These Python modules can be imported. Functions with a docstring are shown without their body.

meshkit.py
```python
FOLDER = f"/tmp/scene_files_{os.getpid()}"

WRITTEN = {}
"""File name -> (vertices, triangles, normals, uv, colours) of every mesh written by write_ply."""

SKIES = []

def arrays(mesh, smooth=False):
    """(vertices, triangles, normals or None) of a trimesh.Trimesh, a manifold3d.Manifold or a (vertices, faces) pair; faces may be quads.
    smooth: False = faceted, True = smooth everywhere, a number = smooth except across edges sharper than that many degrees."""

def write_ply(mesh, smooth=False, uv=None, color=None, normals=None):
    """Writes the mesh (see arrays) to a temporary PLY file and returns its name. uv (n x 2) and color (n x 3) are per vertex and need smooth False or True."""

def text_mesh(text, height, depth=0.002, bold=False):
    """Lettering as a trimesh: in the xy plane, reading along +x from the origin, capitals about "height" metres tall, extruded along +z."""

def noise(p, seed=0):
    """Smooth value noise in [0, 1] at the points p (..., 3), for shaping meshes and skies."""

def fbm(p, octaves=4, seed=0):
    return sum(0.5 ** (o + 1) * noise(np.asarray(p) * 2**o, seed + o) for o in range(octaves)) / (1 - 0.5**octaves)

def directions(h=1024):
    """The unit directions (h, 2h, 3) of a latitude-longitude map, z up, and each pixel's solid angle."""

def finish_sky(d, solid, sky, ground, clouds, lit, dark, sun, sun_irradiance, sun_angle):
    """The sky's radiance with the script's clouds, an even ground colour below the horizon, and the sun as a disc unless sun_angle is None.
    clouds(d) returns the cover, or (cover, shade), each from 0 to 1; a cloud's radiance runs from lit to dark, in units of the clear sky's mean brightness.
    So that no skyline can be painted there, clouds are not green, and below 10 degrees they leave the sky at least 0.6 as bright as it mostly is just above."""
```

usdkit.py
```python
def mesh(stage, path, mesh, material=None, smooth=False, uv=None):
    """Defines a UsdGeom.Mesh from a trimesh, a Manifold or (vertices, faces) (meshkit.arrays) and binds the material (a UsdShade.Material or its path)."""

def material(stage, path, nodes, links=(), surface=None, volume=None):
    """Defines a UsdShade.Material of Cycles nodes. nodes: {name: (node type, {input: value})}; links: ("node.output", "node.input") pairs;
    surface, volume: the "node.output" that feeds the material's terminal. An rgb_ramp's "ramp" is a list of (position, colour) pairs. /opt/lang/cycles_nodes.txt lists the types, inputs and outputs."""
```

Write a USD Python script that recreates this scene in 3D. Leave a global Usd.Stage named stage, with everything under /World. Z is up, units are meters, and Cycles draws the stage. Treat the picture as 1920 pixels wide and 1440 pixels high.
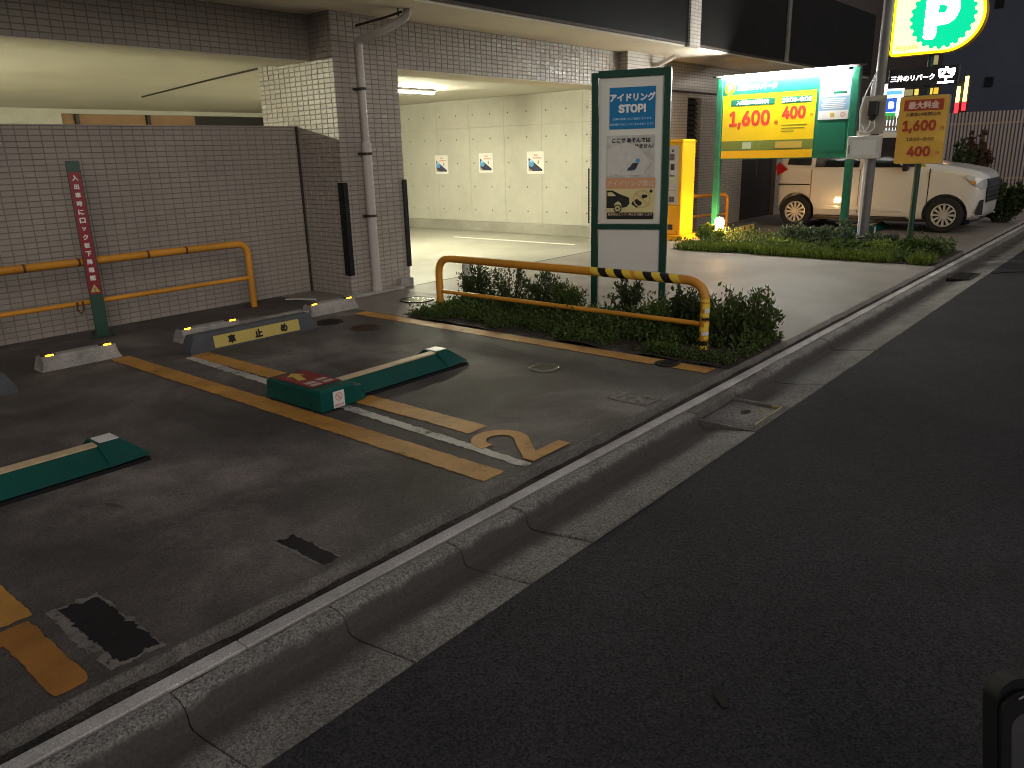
import math, random, glob
import numpy as np, trimesh, usdkit, meshkit
from pxr import Usd, UsdGeom, UsdLux, UsdShade, Sdf, Gf, Vt
from shapely.geometry import Polygon, LineString, Point, box as sbox
from shapely import affinity, union_all
import manifold3d as m3

R = random.Random(7)
NR = np.random.default_rng(7)
stage = Usd.Stage.CreateInMemory()
UsdGeom.SetStageUpAxis(stage, 'Z'); UsdGeom.SetStageMetersPerUnit(stage, 1.0)
UsdGeom.Xform.Define(stage, '/World'); UsdGeom.Scope.Define(stage, '/World/Looks')

# ------------------------------------------------------------------ camera, sky, distant light, exposure
CAM = np.array([0.0, 0.0, 1.5])
RGT = (0.6415820040618314, -0.7666219409504935, -0.025755226989917494)
UPV = (0.23492056562540276, 0.16441885443720905, 0.9580077077726445)
BCK = (-0.7301950834607455, -0.6206909375517367, 0.2855834381243092)
cam = UsdGeom.Camera.Define(stage, '/World/camera')
cam.CreateHorizontalApertureAttr(36.0); cam.CreateVerticalApertureAttr(27.0)
cam.CreateFocalLengthAttr(36.0 * 1455.45 / 1920)
cam.CreateClippingRangeAttr(Gf.Vec2f(0.05, 2000))
cam.CreateExposureAttr(1.0)
cam.AddTransformOp().Set(Gf.Matrix4d(*RGT, 0, *UPV, 0, *BCK, 0, *CAM.tolist(), 1))

LDIR = np.array([-0.42, -0.80, 0.30]); LDIR = LDIR / np.linalg.norm(LDIR)     # towards the light
ELEV = math.asin(LDIR[2]); ROT = math.atan2(LDIR[0], LDIR[1])
usdkit.material(stage, '/World/Looks/night_sky', {
    'sky': ('sky_texture', {'sky_type': 'single_scattering', 'sun_disc': False, 'sun_elevation': 0.02, 'sun_rotation': ROT, 'aerosol_density': 3.0}),
    'cl': ('mix_color', {'fac': 0.9992, 'b': (1.36, 1.30, 1.34)}),
    'bg': ('background_shader', {'strength': 0.094})},
    [('sky.color', 'cl.a'), ('cl.result', 'bg.color')], surface='bg.background')
dome = UsdLux.DomeLight.Define(stage, '/World/sky')
UsdShade.MaterialBindingAPI.Apply(dome.GetPrim()).Bind(UsdShade.Material.Get(stage, '/World/Looks/night_sky'))
dome.GetPrim().SetCustomDataByKey('kind', 'structure')
sun = UsdLux.DistantLight.Define(stage, '/World/street_glow')
sun.CreateNormalizeAttr(True); sun.CreateIntensityAttr(0.085); sun.CreateAngleAttr(40.0); sun.CreateColorAttr(Gf.Vec3f(1.0, 0.90, 0.79))
_x = np.cross([0, 0, 1.0], LDIR); _x /= np.linalg.norm(_x); _y = np.cross(LDIR, _x)
sun.AddTransformOp().Set(Gf.Matrix4d(*_x, 0, *_y, 0, *LDIR, 0, 0, 0, 20, 1))

# ------------------------------------------------------------------ materials
MATS = {}
def mat(name, col, rough=0.6, spec=0.4, metal=0.0, var=0.0, scale=6.0, bump=0.0, bscale=80.0, emis=None, es=0.0, island=0.0, coat=0.0, transl=None):
    n = {'g': ('geometry', {}), 'p': ('principled_bsdf', {'base_color': col, 'roughness': rough, 'specular_ior_level': spec, 'metallic': metal, 'coat_weight': coat})}
    l = []
    last = None
    if var:
        n['nz'] = ('noise_texture', {'scale': scale, 'detail': 6.0, 'roughness': 0.62})
        n['mr'] = ('map_range', {'from_min': 0.3, 'from_max': 0.7, 'to_min': 1 - var, 'to_max': 1 + var})
        n['vm'] = ('vector_math', {'math_type': 'scale', 'vector1': col})
        l += [('g.position', 'nz.vector'), ('nz.fac', 'mr.value'), ('mr.result', 'vm.scale')]
        last = 'vm.vector'
    if island:
        n['mi'] = ('map_range', {'from_min': 0.0, 'from_max': 1.0, 'to_min': 1 - island, 'to_max': 1 + island})
        n['vi'] = ('vector_math', {'math_type': 'scale', 'vector1': col})
        l += [('g.random_per_island', 'mi.value'), ('mi.result', 'vi.scale')]
        if last: l.append((last, 'vi.vector1'))
        last = 'vi.vector'
    if last: l.append((last, 'p.base_color'))
    if bump:
        n['bn'] = ('noise_texture', {'scale': bscale, 'detail': 4.0, 'roughness': 0.6})
        n['bp'] = ('bump', {'strength': bump, 'distance': 0.01})
        l += [('g.position', 'bn.vector'), ('bn.fac', 'bp.height'), ('bp.normal', 'p.normal')]
    if emis is not None:
        n['p'][1]['emission_color'] = emis; n['p'][1]['emission_strength'] = es
    out = 'p.BSDF'
    if transl is not None:
        n['t'] = ('translucent_bsdf', {'color': transl}); n['mx'] = ('mix_closure', {'fac': 0.3})
        l += [('p.BSDF', 'mx.closure1'), ('t.BSDF', 'mx.closure2')]
        if last: l.append((last, 't.color'))
        out = 'mx.closure'
    MATS[name] = usdkit.material(stage, '/World/Looks/' + name, n, l, surface=out)

def ground_mat(name, base, light, dark, rough, spec=0.3, speck=0.35, sscale=260.0, bump=0.5, stain=0.75, big=0.9, rough_var=0.1, fleck=30.0):
    """Aggregate surface: big stains, soft blotches and fine stone speckle."""
    n = {'g': ('geometry', {}),
         'n1': ('noise_texture', {'scale': big, 'detail': 7.0, 'roughness': 0.6, 'distortion': 0.4}),
         'n2': ('noise_texture', {'scale': 3.7, 'detail': 6.0, 'roughness': 0.7}),
         'v': ('voronoi_texture', {'scale': sscale, 'randomness': 1.0}),
         'n3': ('noise_texture', {'scale': sscale * 0.5, 'detail': 3.0, 'roughness': 0.6}),
         'r1': ('rgb_ramp', {'ramp': [(0.0, dark), (0.38, dark), (0.52, base), (0.66, light), (1.0, light)]}),
         'm2': ('map_range', {'from_min': 0.3, 'from_max': 0.7, 'to_min': stain, 'to_max': 2 - stain}),
         's2': ('vector_math', {'math_type': 'scale'}),
         'bw': ('rgb_to_bw', {}),
         'm3': ('map_range', {'from_min': 0.1, 'from_max': 0.9, 'to_min': 1 - speck, 'to_max': 1 + speck * 1.25}),
         's3': ('vector_math', {'math_type': 'scale'}),
         'mr': ('map_range', {'from_min': 0.3, 'from_max': 0.7, 'to_min': rough - rough_var, 'to_max': rough + rough_var}),
         'ad': ('math', {'math_type': 'multiply_add', 'value2': 0.6}),
         'b': ('bump', {'strength': bump, 'distance': 0.004}),
         'fv': ('voronoi_texture', {'scale': fleck, 'randomness': 1.0}), 'fm': ('map_range', {'from_min': 0.055, 'from_max': 0.035, 'to_min': 1.0, 'to_max': 3.2, 'clamp': True}), 's4': ('vector_math', {'math_type': 'scale'}),
         'p': ('principled_bsdf', {'specular_ior_level': spec})}
    l = [('g.position', f'{k}.vector') for k in ('n1', 'n2', 'n3', 'v', 'fv')]
    l += [('n1.fac', 'r1.fac'), ('r1.color', 's2.vector1'), ('n2.fac', 'm2.value'), ('m2.result', 's2.scale'),
          ('s2.vector', 's3.vector1'), ('v.color', 'bw.color'), ('bw.val', 'm3.value'), ('m3.result', 's3.scale'), ('fv.distance', 'fm.value'), ('s3.vector', 's4.vector1'), ('fm.result', 's4.scale'), ('s4.vector', 'p.base_color'),
          ('n2.fac', 'mr.value'), ('mr.result', 'p.roughness'), ('v.distance', 'ad.value1'), ('n3.fac', 'ad.value3'), ('ad.value', 'b.height'), ('b.normal', 'p.normal')]
    MATS[name] = usdkit.material(stage, '/World/Looks/' + name, n, l, surface='p.BSDF')

def gutter_mat():
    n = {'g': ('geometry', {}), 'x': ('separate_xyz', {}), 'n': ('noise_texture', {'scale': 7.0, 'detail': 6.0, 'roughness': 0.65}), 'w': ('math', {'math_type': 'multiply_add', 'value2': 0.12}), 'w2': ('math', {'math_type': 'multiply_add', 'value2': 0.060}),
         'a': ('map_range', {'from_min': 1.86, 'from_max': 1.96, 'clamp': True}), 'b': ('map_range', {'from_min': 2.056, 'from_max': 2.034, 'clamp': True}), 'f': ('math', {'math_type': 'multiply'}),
         'n1': ('noise_texture', {'scale': 2.1, 'detail': 6.0, 'roughness': 0.6}), 'v': ('voronoi_texture', {'scale': 165.0}), 'bw': ('rgb_to_bw', {}), 'n3': ('noise_texture', {'scale': 90.0, 'detail': 3.0}),
         'r1': ('rgb_ramp', {'ramp': [(0.0, (0.135, 0.127, 0.117)), (0.40, (0.16, 0.151, 0.140)), (0.55, (0.20, 0.189, 0.175)), (0.70, (0.245, 0.232, 0.215)), (1.0, (0.245, 0.232, 0.215))]}),
         'k': ('map_range', {'from_min': 0.1, 'from_max': 0.9, 'to_min': 0.46, 'to_max': 1.70}), 's': ('vector_math', {'math_type': 'scale'}),
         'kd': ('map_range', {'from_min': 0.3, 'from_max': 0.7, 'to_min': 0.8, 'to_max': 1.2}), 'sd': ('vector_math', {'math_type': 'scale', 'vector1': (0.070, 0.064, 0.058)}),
         'm': ('mix_color', {}), 'd': ('math', {'math_type': 'multiply_add', 'value2': 0.6}), 'inv': ('math', {'math_type': 'subtract', 'value1': 1.0}), 'bs': ('math', {'math_type': 'multiply'}),
         'bp': ('bump', {'distance': 0.005}), 'p': ('principled_bsdf', {'roughness': 0.88, 'specular_ior_level': 0.3})}
    l = [('g.position', 'x.vector')] + [('g.position', k + '.vector') for k in ('n', 'n1', 'v', 'n3')]
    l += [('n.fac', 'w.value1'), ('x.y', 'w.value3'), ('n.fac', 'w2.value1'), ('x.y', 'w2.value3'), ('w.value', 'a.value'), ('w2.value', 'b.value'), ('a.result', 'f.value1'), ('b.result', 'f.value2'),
          ('n1.fac', 'r1.fac'), ('v.color', 'bw.color'), ('bw.val', 'k.value'), ('r1.color', 's.vector1'), ('k.result', 's.scale'), ('n3.fac', 'kd.value'), ('kd.result', 'sd.scale'),
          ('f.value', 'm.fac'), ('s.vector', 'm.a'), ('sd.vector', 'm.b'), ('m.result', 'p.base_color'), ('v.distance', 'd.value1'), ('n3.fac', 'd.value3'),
          ('f.value', 'inv.value2'), ('d.value', 'bs.value1'), ('inv.value', 'bs.value2'), ('bs.value', 'bp.height'), ('bp.normal', 'p.normal')]
    MATS['gutter_concrete'] = usdkit.material(stage, '/World/Looks/gutter_concrete', n, l, surface='p.BSDF')
gutter_mat()
def paint_mat(name, col, under, wear=0.42, rough=0.55, scale=26.0):
    """worn film: the ground shows through where it has gone"""
    n = {'g': ('geometry', {}), 'n': ('noise_texture', {'scale': scale, 'detail': 9.0, 'roughness': 0.74}),
         'n2': ('noise_texture', {'scale': 240.0, 'detail': 2.0}), 'n4': ('noise_texture', {'scale': 4.0, 'detail': 5.0, 'roughness': 0.6}),
         'ad': ('math', {'math_type': 'multiply_add', 'value2': 0.35}), 'ad2': ('math', {'math_type': 'multiply_add', 'value2': 0.12}),
         'r': ('map_range', {'from_min': wear + 0.17, 'from_max': wear + 0.26, 'to_min': 0.0, 'to_max': 1.0, 'clamp': True}),
         's': ('vector_math', {'math_type': 'scale', 'vector1': col}), 'k2': ('map_range', {'from_min': 0.3, 'from_max': 0.7, 'to_min': 0.72, 'to_max': 1.18}),
         'k': ('map_range', {'from_min': 0.3, 'from_max': 0.7, 'to_min': 0.78, 'to_max': 1.18}), 's0': ('vector_math', {'math_type': 'scale'}),
         'b': ('bump', {'strength': 0.5, 'distance': 0.004}), 't': ('transparent_bsdf', {}), 'mx': ('mix_closure', {}),
         'p': ('principled_bsdf', {'roughness': rough, 'specular_ior_level': 0.3})}
    l = [('g.position', 'n.vector'), ('g.position', 'n2.vector'), ('g.position', 'n4.vector'), ('n4.fac', 'ad.value1'), ('n.fac', 'ad.value3'), ('n2.fac', 'ad2.value1'), ('ad.value', 'ad2.value3'), ('ad2.value', 'r.value'), ('r.result', 'mx.fac'),
         ('n2.fac', 'k.value'), ('n4.fac', 'k2.value'), ('k.result', 's.scale'), ('s.vector', 's0.vector1'), ('k2.result', 's0.scale'), ('s0.vector', 'p.base_color'), ('n2.fac', 'b.height'), ('b.normal', 'p.normal'),
         ('t.BSDF', 'mx.closure1'), ('p.BSDF', 'mx.closure2')]
    MATS[name] = usdkit.material(stage, '/World/Looks/' + name, n, l, surface='mx.closure')

def worn_mat(name, col, col2, thr=0.60, scale=9.0, rough=0.45, spec=0.4, soft=0.05, stretch=(1, 1, 1), bump=0.15):
    n = {'g': ('geometry', {}), 'mp': ('mapping', {'scale': stretch}), 'a': ('noise_texture', {'scale': scale, 'detail': 9.0, 'roughness': 0.72}), 'b': ('noise_texture', {'scale': 2.2, 'detail': 5.0}), 'c': ('noise_texture', {'scale': 110.0, 'detail': 2.0}),
         'r': ('map_range', {'from_min': thr, 'from_max': thr + soft, 'clamp': True}), 'k': ('map_range', {'from_min': 0.3, 'from_max': 0.7, 'to_min': 0.78, 'to_max': 1.2}), 's': ('vector_math', {'math_type': 'scale', 'vector1': col}),
         'm': ('mix_color', {'b': col2}), 'rr': ('map_range', {'from_min': 0.0, 'from_max': 1.0, 'to_min': rough, 'to_max': 0.85}), 'bp': ('bump', {'strength': bump, 'distance': 0.004}), 'p': ('principled_bsdf', {'specular_ior_level': spec})}
    l = [('g.position', 'mp.vector'), ('mp.vector', 'a.vector'), ('g.position', 'b.vector'), ('g.position', 'c.vector'), ('a.fac', 'r.value'), ('b.fac', 'k.value'), ('k.result', 's.scale'), ('s.vector', 'm.a'), ('r.result', 'm.fac'), ('m.result', 'p.base_color'),
         ('r.result', 'rr.value'), ('rr.result', 'p.roughness'), ('c.fac', 'bp.height'), ('bp.normal', 'p.normal')]
    MATS[name] = usdkit.material(stage, '/World/Looks/' + name, n, l, surface='p.BSDF')

ground_mat('asphalt', (0.088, 0.077, 0.070), (0.172, 0.150, 0.136), (0.060, 0.052, 0.046), 0.72, speck=0.33, sscale=190, bump=0.55, stain=0.72)
ground_mat('road_asphalt', (0.0350, 0.0338, 0.0358), (0.042, 0.0405, 0.0430), (0.0290, 0.0282, 0.0298), 0.85, 0.12, speck=0.45, sscale=150, bump=0.5, stain=0.8, big=0.5)
ground_mat('aggregate', (0.145, 0.136, 0.125), (0.215, 0.202, 0.186), (0.090, 0.084, 0.077), 0.88, speck=0.6, sscale=170, bump=0.9, stain=0.7, big=1.9)
ground_mat('smooth_concrete', (0.45, 0.43, 0.408), (0.51, 0.49, 0.465), (0.36, 0.345, 0.325), 0.8, speck=0.22, sscale=240, bump=0.35, stain=0.78, big=1.7)
ground_mat('drive_concrete', (0.225, 0.200, 0.178), (0.255, 0.228, 0.205), (0.190, 0.168, 0.148), 0.62, speck=0.12, sscale=260, bump=0.25, stain=0.88, big=0.8)
ground_mat('garage_concrete', (0.30, 0.285, 0.245), (0.335, 0.32, 0.275), (0.26, 0.245, 0.21), 0.5, speck=0.06, sscale=260, bump=0.12, stain=0.9, big=0.8)
ground_mat('wall_concrete', (0.46, 0.44, 0.385), (0.478, 0.458, 0.402), (0.435, 0.416, 0.363), 0.7, speck=0.04, sscale=200, bump=0.10, stain=0.95, big=1.6)
ground_mat('slab_edge', (0.128, 0.118, 0.107), (0.155, 0.143, 0.130), (0.105, 0.097, 0.088), 0.88, speck=0.4, sscale=190, bump=0.8, stain=0.85, big=6.0)
ground_mat('stop_concrete', (0.30, 0.285, 0.26), (0.36, 0.34, 0.31), (0.22, 0.205, 0.185), 0.85, speck=0.25, sscale=220, bump=0.5, stain=0.75, big=4.0)
ground_mat('soil', (0.040, 0.032, 0.024), (0.06, 0.05, 0.036), (0.022, 0.018, 0.013), 0.95, speck=0.6, sscale=90, bump=1.0, stain=0.6, big=3.0)
ground_mat('dirt', (0.045, 0.040, 0.035), (0.07, 0.062, 0.054), (0.028, 0.025, 0.022), 0.95, speck=0.5, sscale=120, bump=0.8, stain=0.6, big=3.0)
paint_mat('yellow_paint', (0.46, 0.228, 0.048), (0.11, 0.09, 0.07), 0.37)
paint_mat('orange_paint', (0.34, 0.145, 0.030), (0.11, 0.09, 0.07), 0.30)
paint_mat('pale_yellow_paint', (0.50, 0.34, 0.14), (0.11, 0.09, 0.07), 0.36)
paint_mat('white_paint', (0.46, 0.43, 0.39), (0.12, 0.10, 0.085), 0.44)
paint_mat('kerb_yellow', (0.30, 0.265, 0.11), (0.17, 0.155, 0.14), 0.44)
paint_mat('tar', (0.010, 0.010, 0.011), (0.20, 0.18, 0.16), 0.375, rough=0.7, scale=22.0)
paint_mat('residue', (0.185, 0.168, 0.15), (0.1, 0.1, 0.1), 0.48, rough=0.8, scale=22.0)
mat('tile', (0.45, 0.402, 0.350), rough=0.42, spec=0.45, var=0.16, scale=0.8, island=0.26, bump=0.10, bscale=90)
mat('grout', (0.19, 0.17, 0.15), rough=0.9)
mat('soffit', (0.64, 0.60, 0.50), rough=0.8, var=0.06, scale=1.3, bump=0.1, bscale=140)
mat('fascia', (0.0085, 0.0080, 0.0072), rough=0.5, spec=0.08, var=0.15, scale=2)
mat('ceiling', (0.56, 0.53, 0.46), rough=0.8, var=0.05, scale=1.2, bump=0.08)
mat('pipe_paint', (0.47, 0.44, 0.41), rough=0.4, var=0.05, scale=6)
mat('bracket', (0.055, 0.045, 0.038), rough=0.6, metal=0.4)
mat('rubber', (0.010, 0.010, 0.012), rough=0.5, spec=0.3, var=0.2, scale=20)
mat('dark_metal', (0.03, 0.027, 0.025), rough=0.5, spec=0.4)
mat('brown_board', (0.30, 0.17, 0.09), rough=0.7, var=0.15, scale=3)
mat('dark_void', (0.035, 0.03, 0.028), rough=0.8)
mat('joint', (0.33, 0.31, 0.27), rough=0.9)
mat('tie_hole', (0.16, 0.15, 0.125), rough=0.9)
worn_mat('yellow_steel', (0.66, 0.285, 0.030), (0.13, 0.06, 0.025), thr=0.63, scale=14.0, rough=0.42, spec=0.45)
mat('road_stain', (0.012, 0.007, 0.006), rough=0.8)
mat('rust', (0.10, 0.045, 0.02), rough=0.8, var=0.3, scale=60)
mat('tape_yellow', (0.86, 0.60, 0.06), rough=0.3, spec=0.6)
mat('tape_black', (0.012, 0.012, 0.013), rough=0.4)
mat('sign_green', (0.006, 0.052, 0.030), rough=0.38, spec=0.5, var=0.12, scale=9)
worn_mat('plate_green', (0.0008, 0.068, 0.053), (0.020, 0.024, 0.022), thr=0.60, scale=11.0, rough=0.5, spec=0.25, stretch=(0.5, 2.2, 2.0))
mat('plate_white', (0.66, 0.66, 0.62), rough=0.45, var=0.1, scale=14)
mat('plate_cream', (0.55, 0.42, 0.25), rough=0.55, var=0.18, scale=14)
mat('label_red', (0.19, 0.016, 0.020), rough=0.45, var=0.1, scale=20)
mat('label_arrow', (0.48, 0.34, 0.06), rough=0.5)
mat('label_pale', (0.42, 0.33, 0.30), rough=0.5)
mat('post_red', (0.26, 0.008, 0.022), rough=0.35)
mat('white_print', (0.78, 0.77, 0.74), rough=0.5)
mat('black_print', (0.015, 0.014, 0.013), rough=0.5)
mat('red_print', (0.62, 0.045, 0.025), rough=0.45)
mat('panel_white', (0.70, 0.69, 0.64), rough=0.4, var=0.03, scale=4)
mat('poster_blue', (0.012, 0.17, 0.40), rough=0.3)
mat('poster_grey', (0.48, 0.47, 0.44), rough=0.5, var=0.22, scale=14)
mat('poster_tear', (0.56, 0.54, 0.51), rough=0.6, var=0.08, scale=20)
mat('poster_navy', (0.035, 0.04, 0.075), rough=0.5)
mat('poster_orange', (0.58, 0.30, 0.17), rough=0.45)
mat('poster_yellow', (0.62, 0.54, 0.27), rough=0.45)
mat('poster_peach', (0.64, 0.46, 0.32), rough=0.45)
mat('poster_ring', (0.55, 0.40, 0.16), rough=0.45)
mat('poster_paper', (0.72, 0.70, 0.66), rough=0.5)
mat('poster_sky', (0.10, 0.30, 0.62), rough=0.5)
mat('poster_light_blue', (0.35, 0.58, 0.78), rough=0.5)
mat('poster_pink', (0.66, 0.33, 0.30), rough=0.5)
mat('poster_tan', (0.40, 0.25, 0.17), rough=0.5)
mat('stop_grey', (0.075, 0.080, 0.090), rough=0.6, var=0.15, scale=10, bump=0.1)
mat('stop_label', (0.56, 0.44, 0.12), rough=0.5, var=0.06, scale=10)
mat('amber', (0.9, 0.45, 0.05), rough=0.3, emis=(1.0, 0.36, 0.02), es=3.2)  # emission paints the returned light of passive reflectors, which are no lamps
mat('board_yellow', (0.84, 0.58, 0.008), rough=0.4)
mat('board_white', (0.62, 0.62, 0.60), rough=0.4)
mat('board_green', (0.008, 0.13, 0.075), rough=0.4)
mat('board_olive', (0.16, 0.20, 0.035), rough=0.4)
mat('board_pale', (0.46, 0.55, 0.36), rough=0.4)
mat('board_amber', (0.74, 0.42, 0.004), rough=0.4)
mat('board_blue', (0.22, 0.36, 0.50), rough=0.4)
mat('board_darkgreen', (0.015, 0.14, 0.08), rough=0.35, var=0.2, scale=5)
mat('tube_light', (0.9, 0.9, 0.9), emis=(1.0, 0.98, 0.70), es=420.0)
mat('bar_light', (0.9, 0.9, 0.9), emis=(1.0, 0.985, 0.95), es=190.0)
mat('lamp_glow', (0.9, 0.9, 0.9), emis=(1.0, 0.55, 0.19), es=110.0)
mat('machine_yellow', (0.80, 0.42, 0.012), rough=0.4, spec=0.4, var=0.03, scale=5)
mat('machine_panel', (0.50, 0.49, 0.46), rough=0.45)
mat('machine_dark', (0.10, 0.10, 0.105), rough=0.3)
mat('meter_grey', (0.42, 0.41, 0.40), rough=0.5, var=0.05, scale=9)
mat('meter_pane', (0.50, 0.50, 0.51), rough=0.25)
mat('pole_grey', (0.15, 0.145, 0.145), rough=0.5, var=0.12, scale=8)
mat('ply', (0.30, 0.27, 0.22), rough=0.7, var=0.08, scale=6)
mat('cable_white', (0.62, 0.62, 0.64), rough=0.5)
mat('max_yellow', (0.64, 0.38, 0.06), rough=0.4, var=0.04, scale=4)
mat('max_pink', (0.70, 0.50, 0.42), rough=0.4)
mat('max_red', (0.36, 0.045, 0.018), rough=0.45)
mat('post_dark', (0.12, 0.065, 0.025), rough=0.5)
mat('lit_yellow', (0.9, 0.7, 0.0), emis=(1.0, 0.80, 0.006), es=1.4)
mat('lit_cream', (0.9, 0.85, 0.5), emis=(1.0, 0.92, 0.25), es=1.3)
mat('lit_green', (0.0, 0.5, 0.3), emis=(0.0, 0.60, 0.27), es=0.62)
mat('lit_white', (0.9, 0.9, 0.9), emis=(1.0, 1.0, 1.0), es=3.5)
mat('lit_orange', (0.8, 0.5, 0.1), emis=(0.90, 0.55, 0.03), es=0.45)
mat('led_white', (0.9, 0.9, 0.9), emis=(1.0, 1.0, 1.0), es=0.8)
mat('led_blue', (0.9, 0.9, 1.0), emis=(0.80, 0.86, 1.0), es=3.0)
mat('led_panel', (0.02, 0.021, 0.026), rough=0.35)
mat('car_paint', (0.66, 0.64, 0.60), rough=0.26, spec=0.5, coat=0.6)
mat('car_glass', (0.012, 0.012, 0.014), rough=0.06, spec=0.6)
mat('car_black', (0.013, 0.013, 0.015), rough=0.4)
mat('tyre', (0.016, 0.016, 0.017), rough=0.8, bump=0.1)
mat('rim_silver', (0.60, 0.58, 0.54), rough=0.32, spec=0.5, metal=0.35)
mat('chrome', (0.72, 0.72, 0.74), rough=0.14, metal=1.0)
mat('lens', (0.55, 0.58, 0.60), rough=0.08, spec=0.7, coat=0.8)
mat('lens_amber', (0.70, 0.30, 0.08), rough=0.15)
mat('tail_red', (0.36, 0.012, 0.020), rough=0.12, coat=0.7)
mat('fence_beige', (0.47, 0.37, 0.30), rough=0.6, var=0.08, scale=5)
mat('leaf', (0.125, 0.200, 0.042), rough=0.5, island=0.45, transl=(0.12, 0.22, 0.04))
mat('leaf_dark', (0.085, 0.130, 0.042), rough=0.5, island=0.4, transl=(0.03, 0.07, 0.02))
mat('leaf_grey', (0.14, 0.19, 0.10), rough=0.5, island=0.35, transl=(0.05, 0.10, 0.05))
mat('leaf_lime', (0.27, 0.36, 0.060), rough=0.5, island=0.35, transl=(0.28, 0.40, 0.05))
mat('leaf_dead', (0.16, 0.09, 0.05), rough=0.8, island=0.4, transl=(0.12, 0.07, 0.03))
mat('stem', (0.07, 0.05, 0.03), rough=0.9)
mat('iron', (0.022, 0.019, 0.017), rough=0.45, metal=0.5, bump=0.5, bscale=160)
mat('iron_rust', (0.055, 0.030, 0.019), rough=0.75, bump=0.4, bscale=160)
mat('iron_wet', (0.22, 0.21, 0.19), rough=0.2, metal=0.9, bump=0.9, bscale=120)
mat('night_wall', (0.064, 0.074, 0.106), rough=0.8, var=0.1, scale=0.4)
mat('night_wall_brown', (0.15, 0.12, 0.105), rough=0.8, var=0.1, scale=0.4)
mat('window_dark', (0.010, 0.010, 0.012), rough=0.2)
mat('window_lit', (0.7, 0.6, 0.2), emis=(0.95, 0.72, 0.10), es=0.45)
mat('window_dim', (0.4, 0.38, 0.2), emis=(0.55, 0.48, 0.20), es=0.22)
mat('shop_white', (0.9, 0.9, 0.9), emis=(0.85, 0.95, 1.0), es=0.8)
mat('shop_blue', (0.05, 0.1, 0.5), emis=(0.03, 0.13, 0.62), es=0.5)
mat('shop_green', (0.05, 0.4, 0.1), emis=(0.06, 0.48, 0.08), es=0.45)
mat('shop_sky', (0.2, 0.5, 0.8), emis=(0.15, 0.55, 0.85), es=0.5)
mat('neon_yellow', (0.9, 0.8, 0.3), emis=(1.0, 0.85, 0.22), es=1.6)
mat('neon_red', (0.9, 0.1, 0.1), emis=(1.0, 0.03, 0.05), es=0.8)
mat('case_black', (0.004, 0.004, 0.006), rough=0.6, spec=0.15)
mat('case_grey', (0.018, 0.019, 0.023), rough=0.38, spec=0.4, var=0.1, scale=30)
mat('strap_grey', (0.36, 0.35, 0.34), rough=0.7, var=0.1, scale=90)

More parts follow.
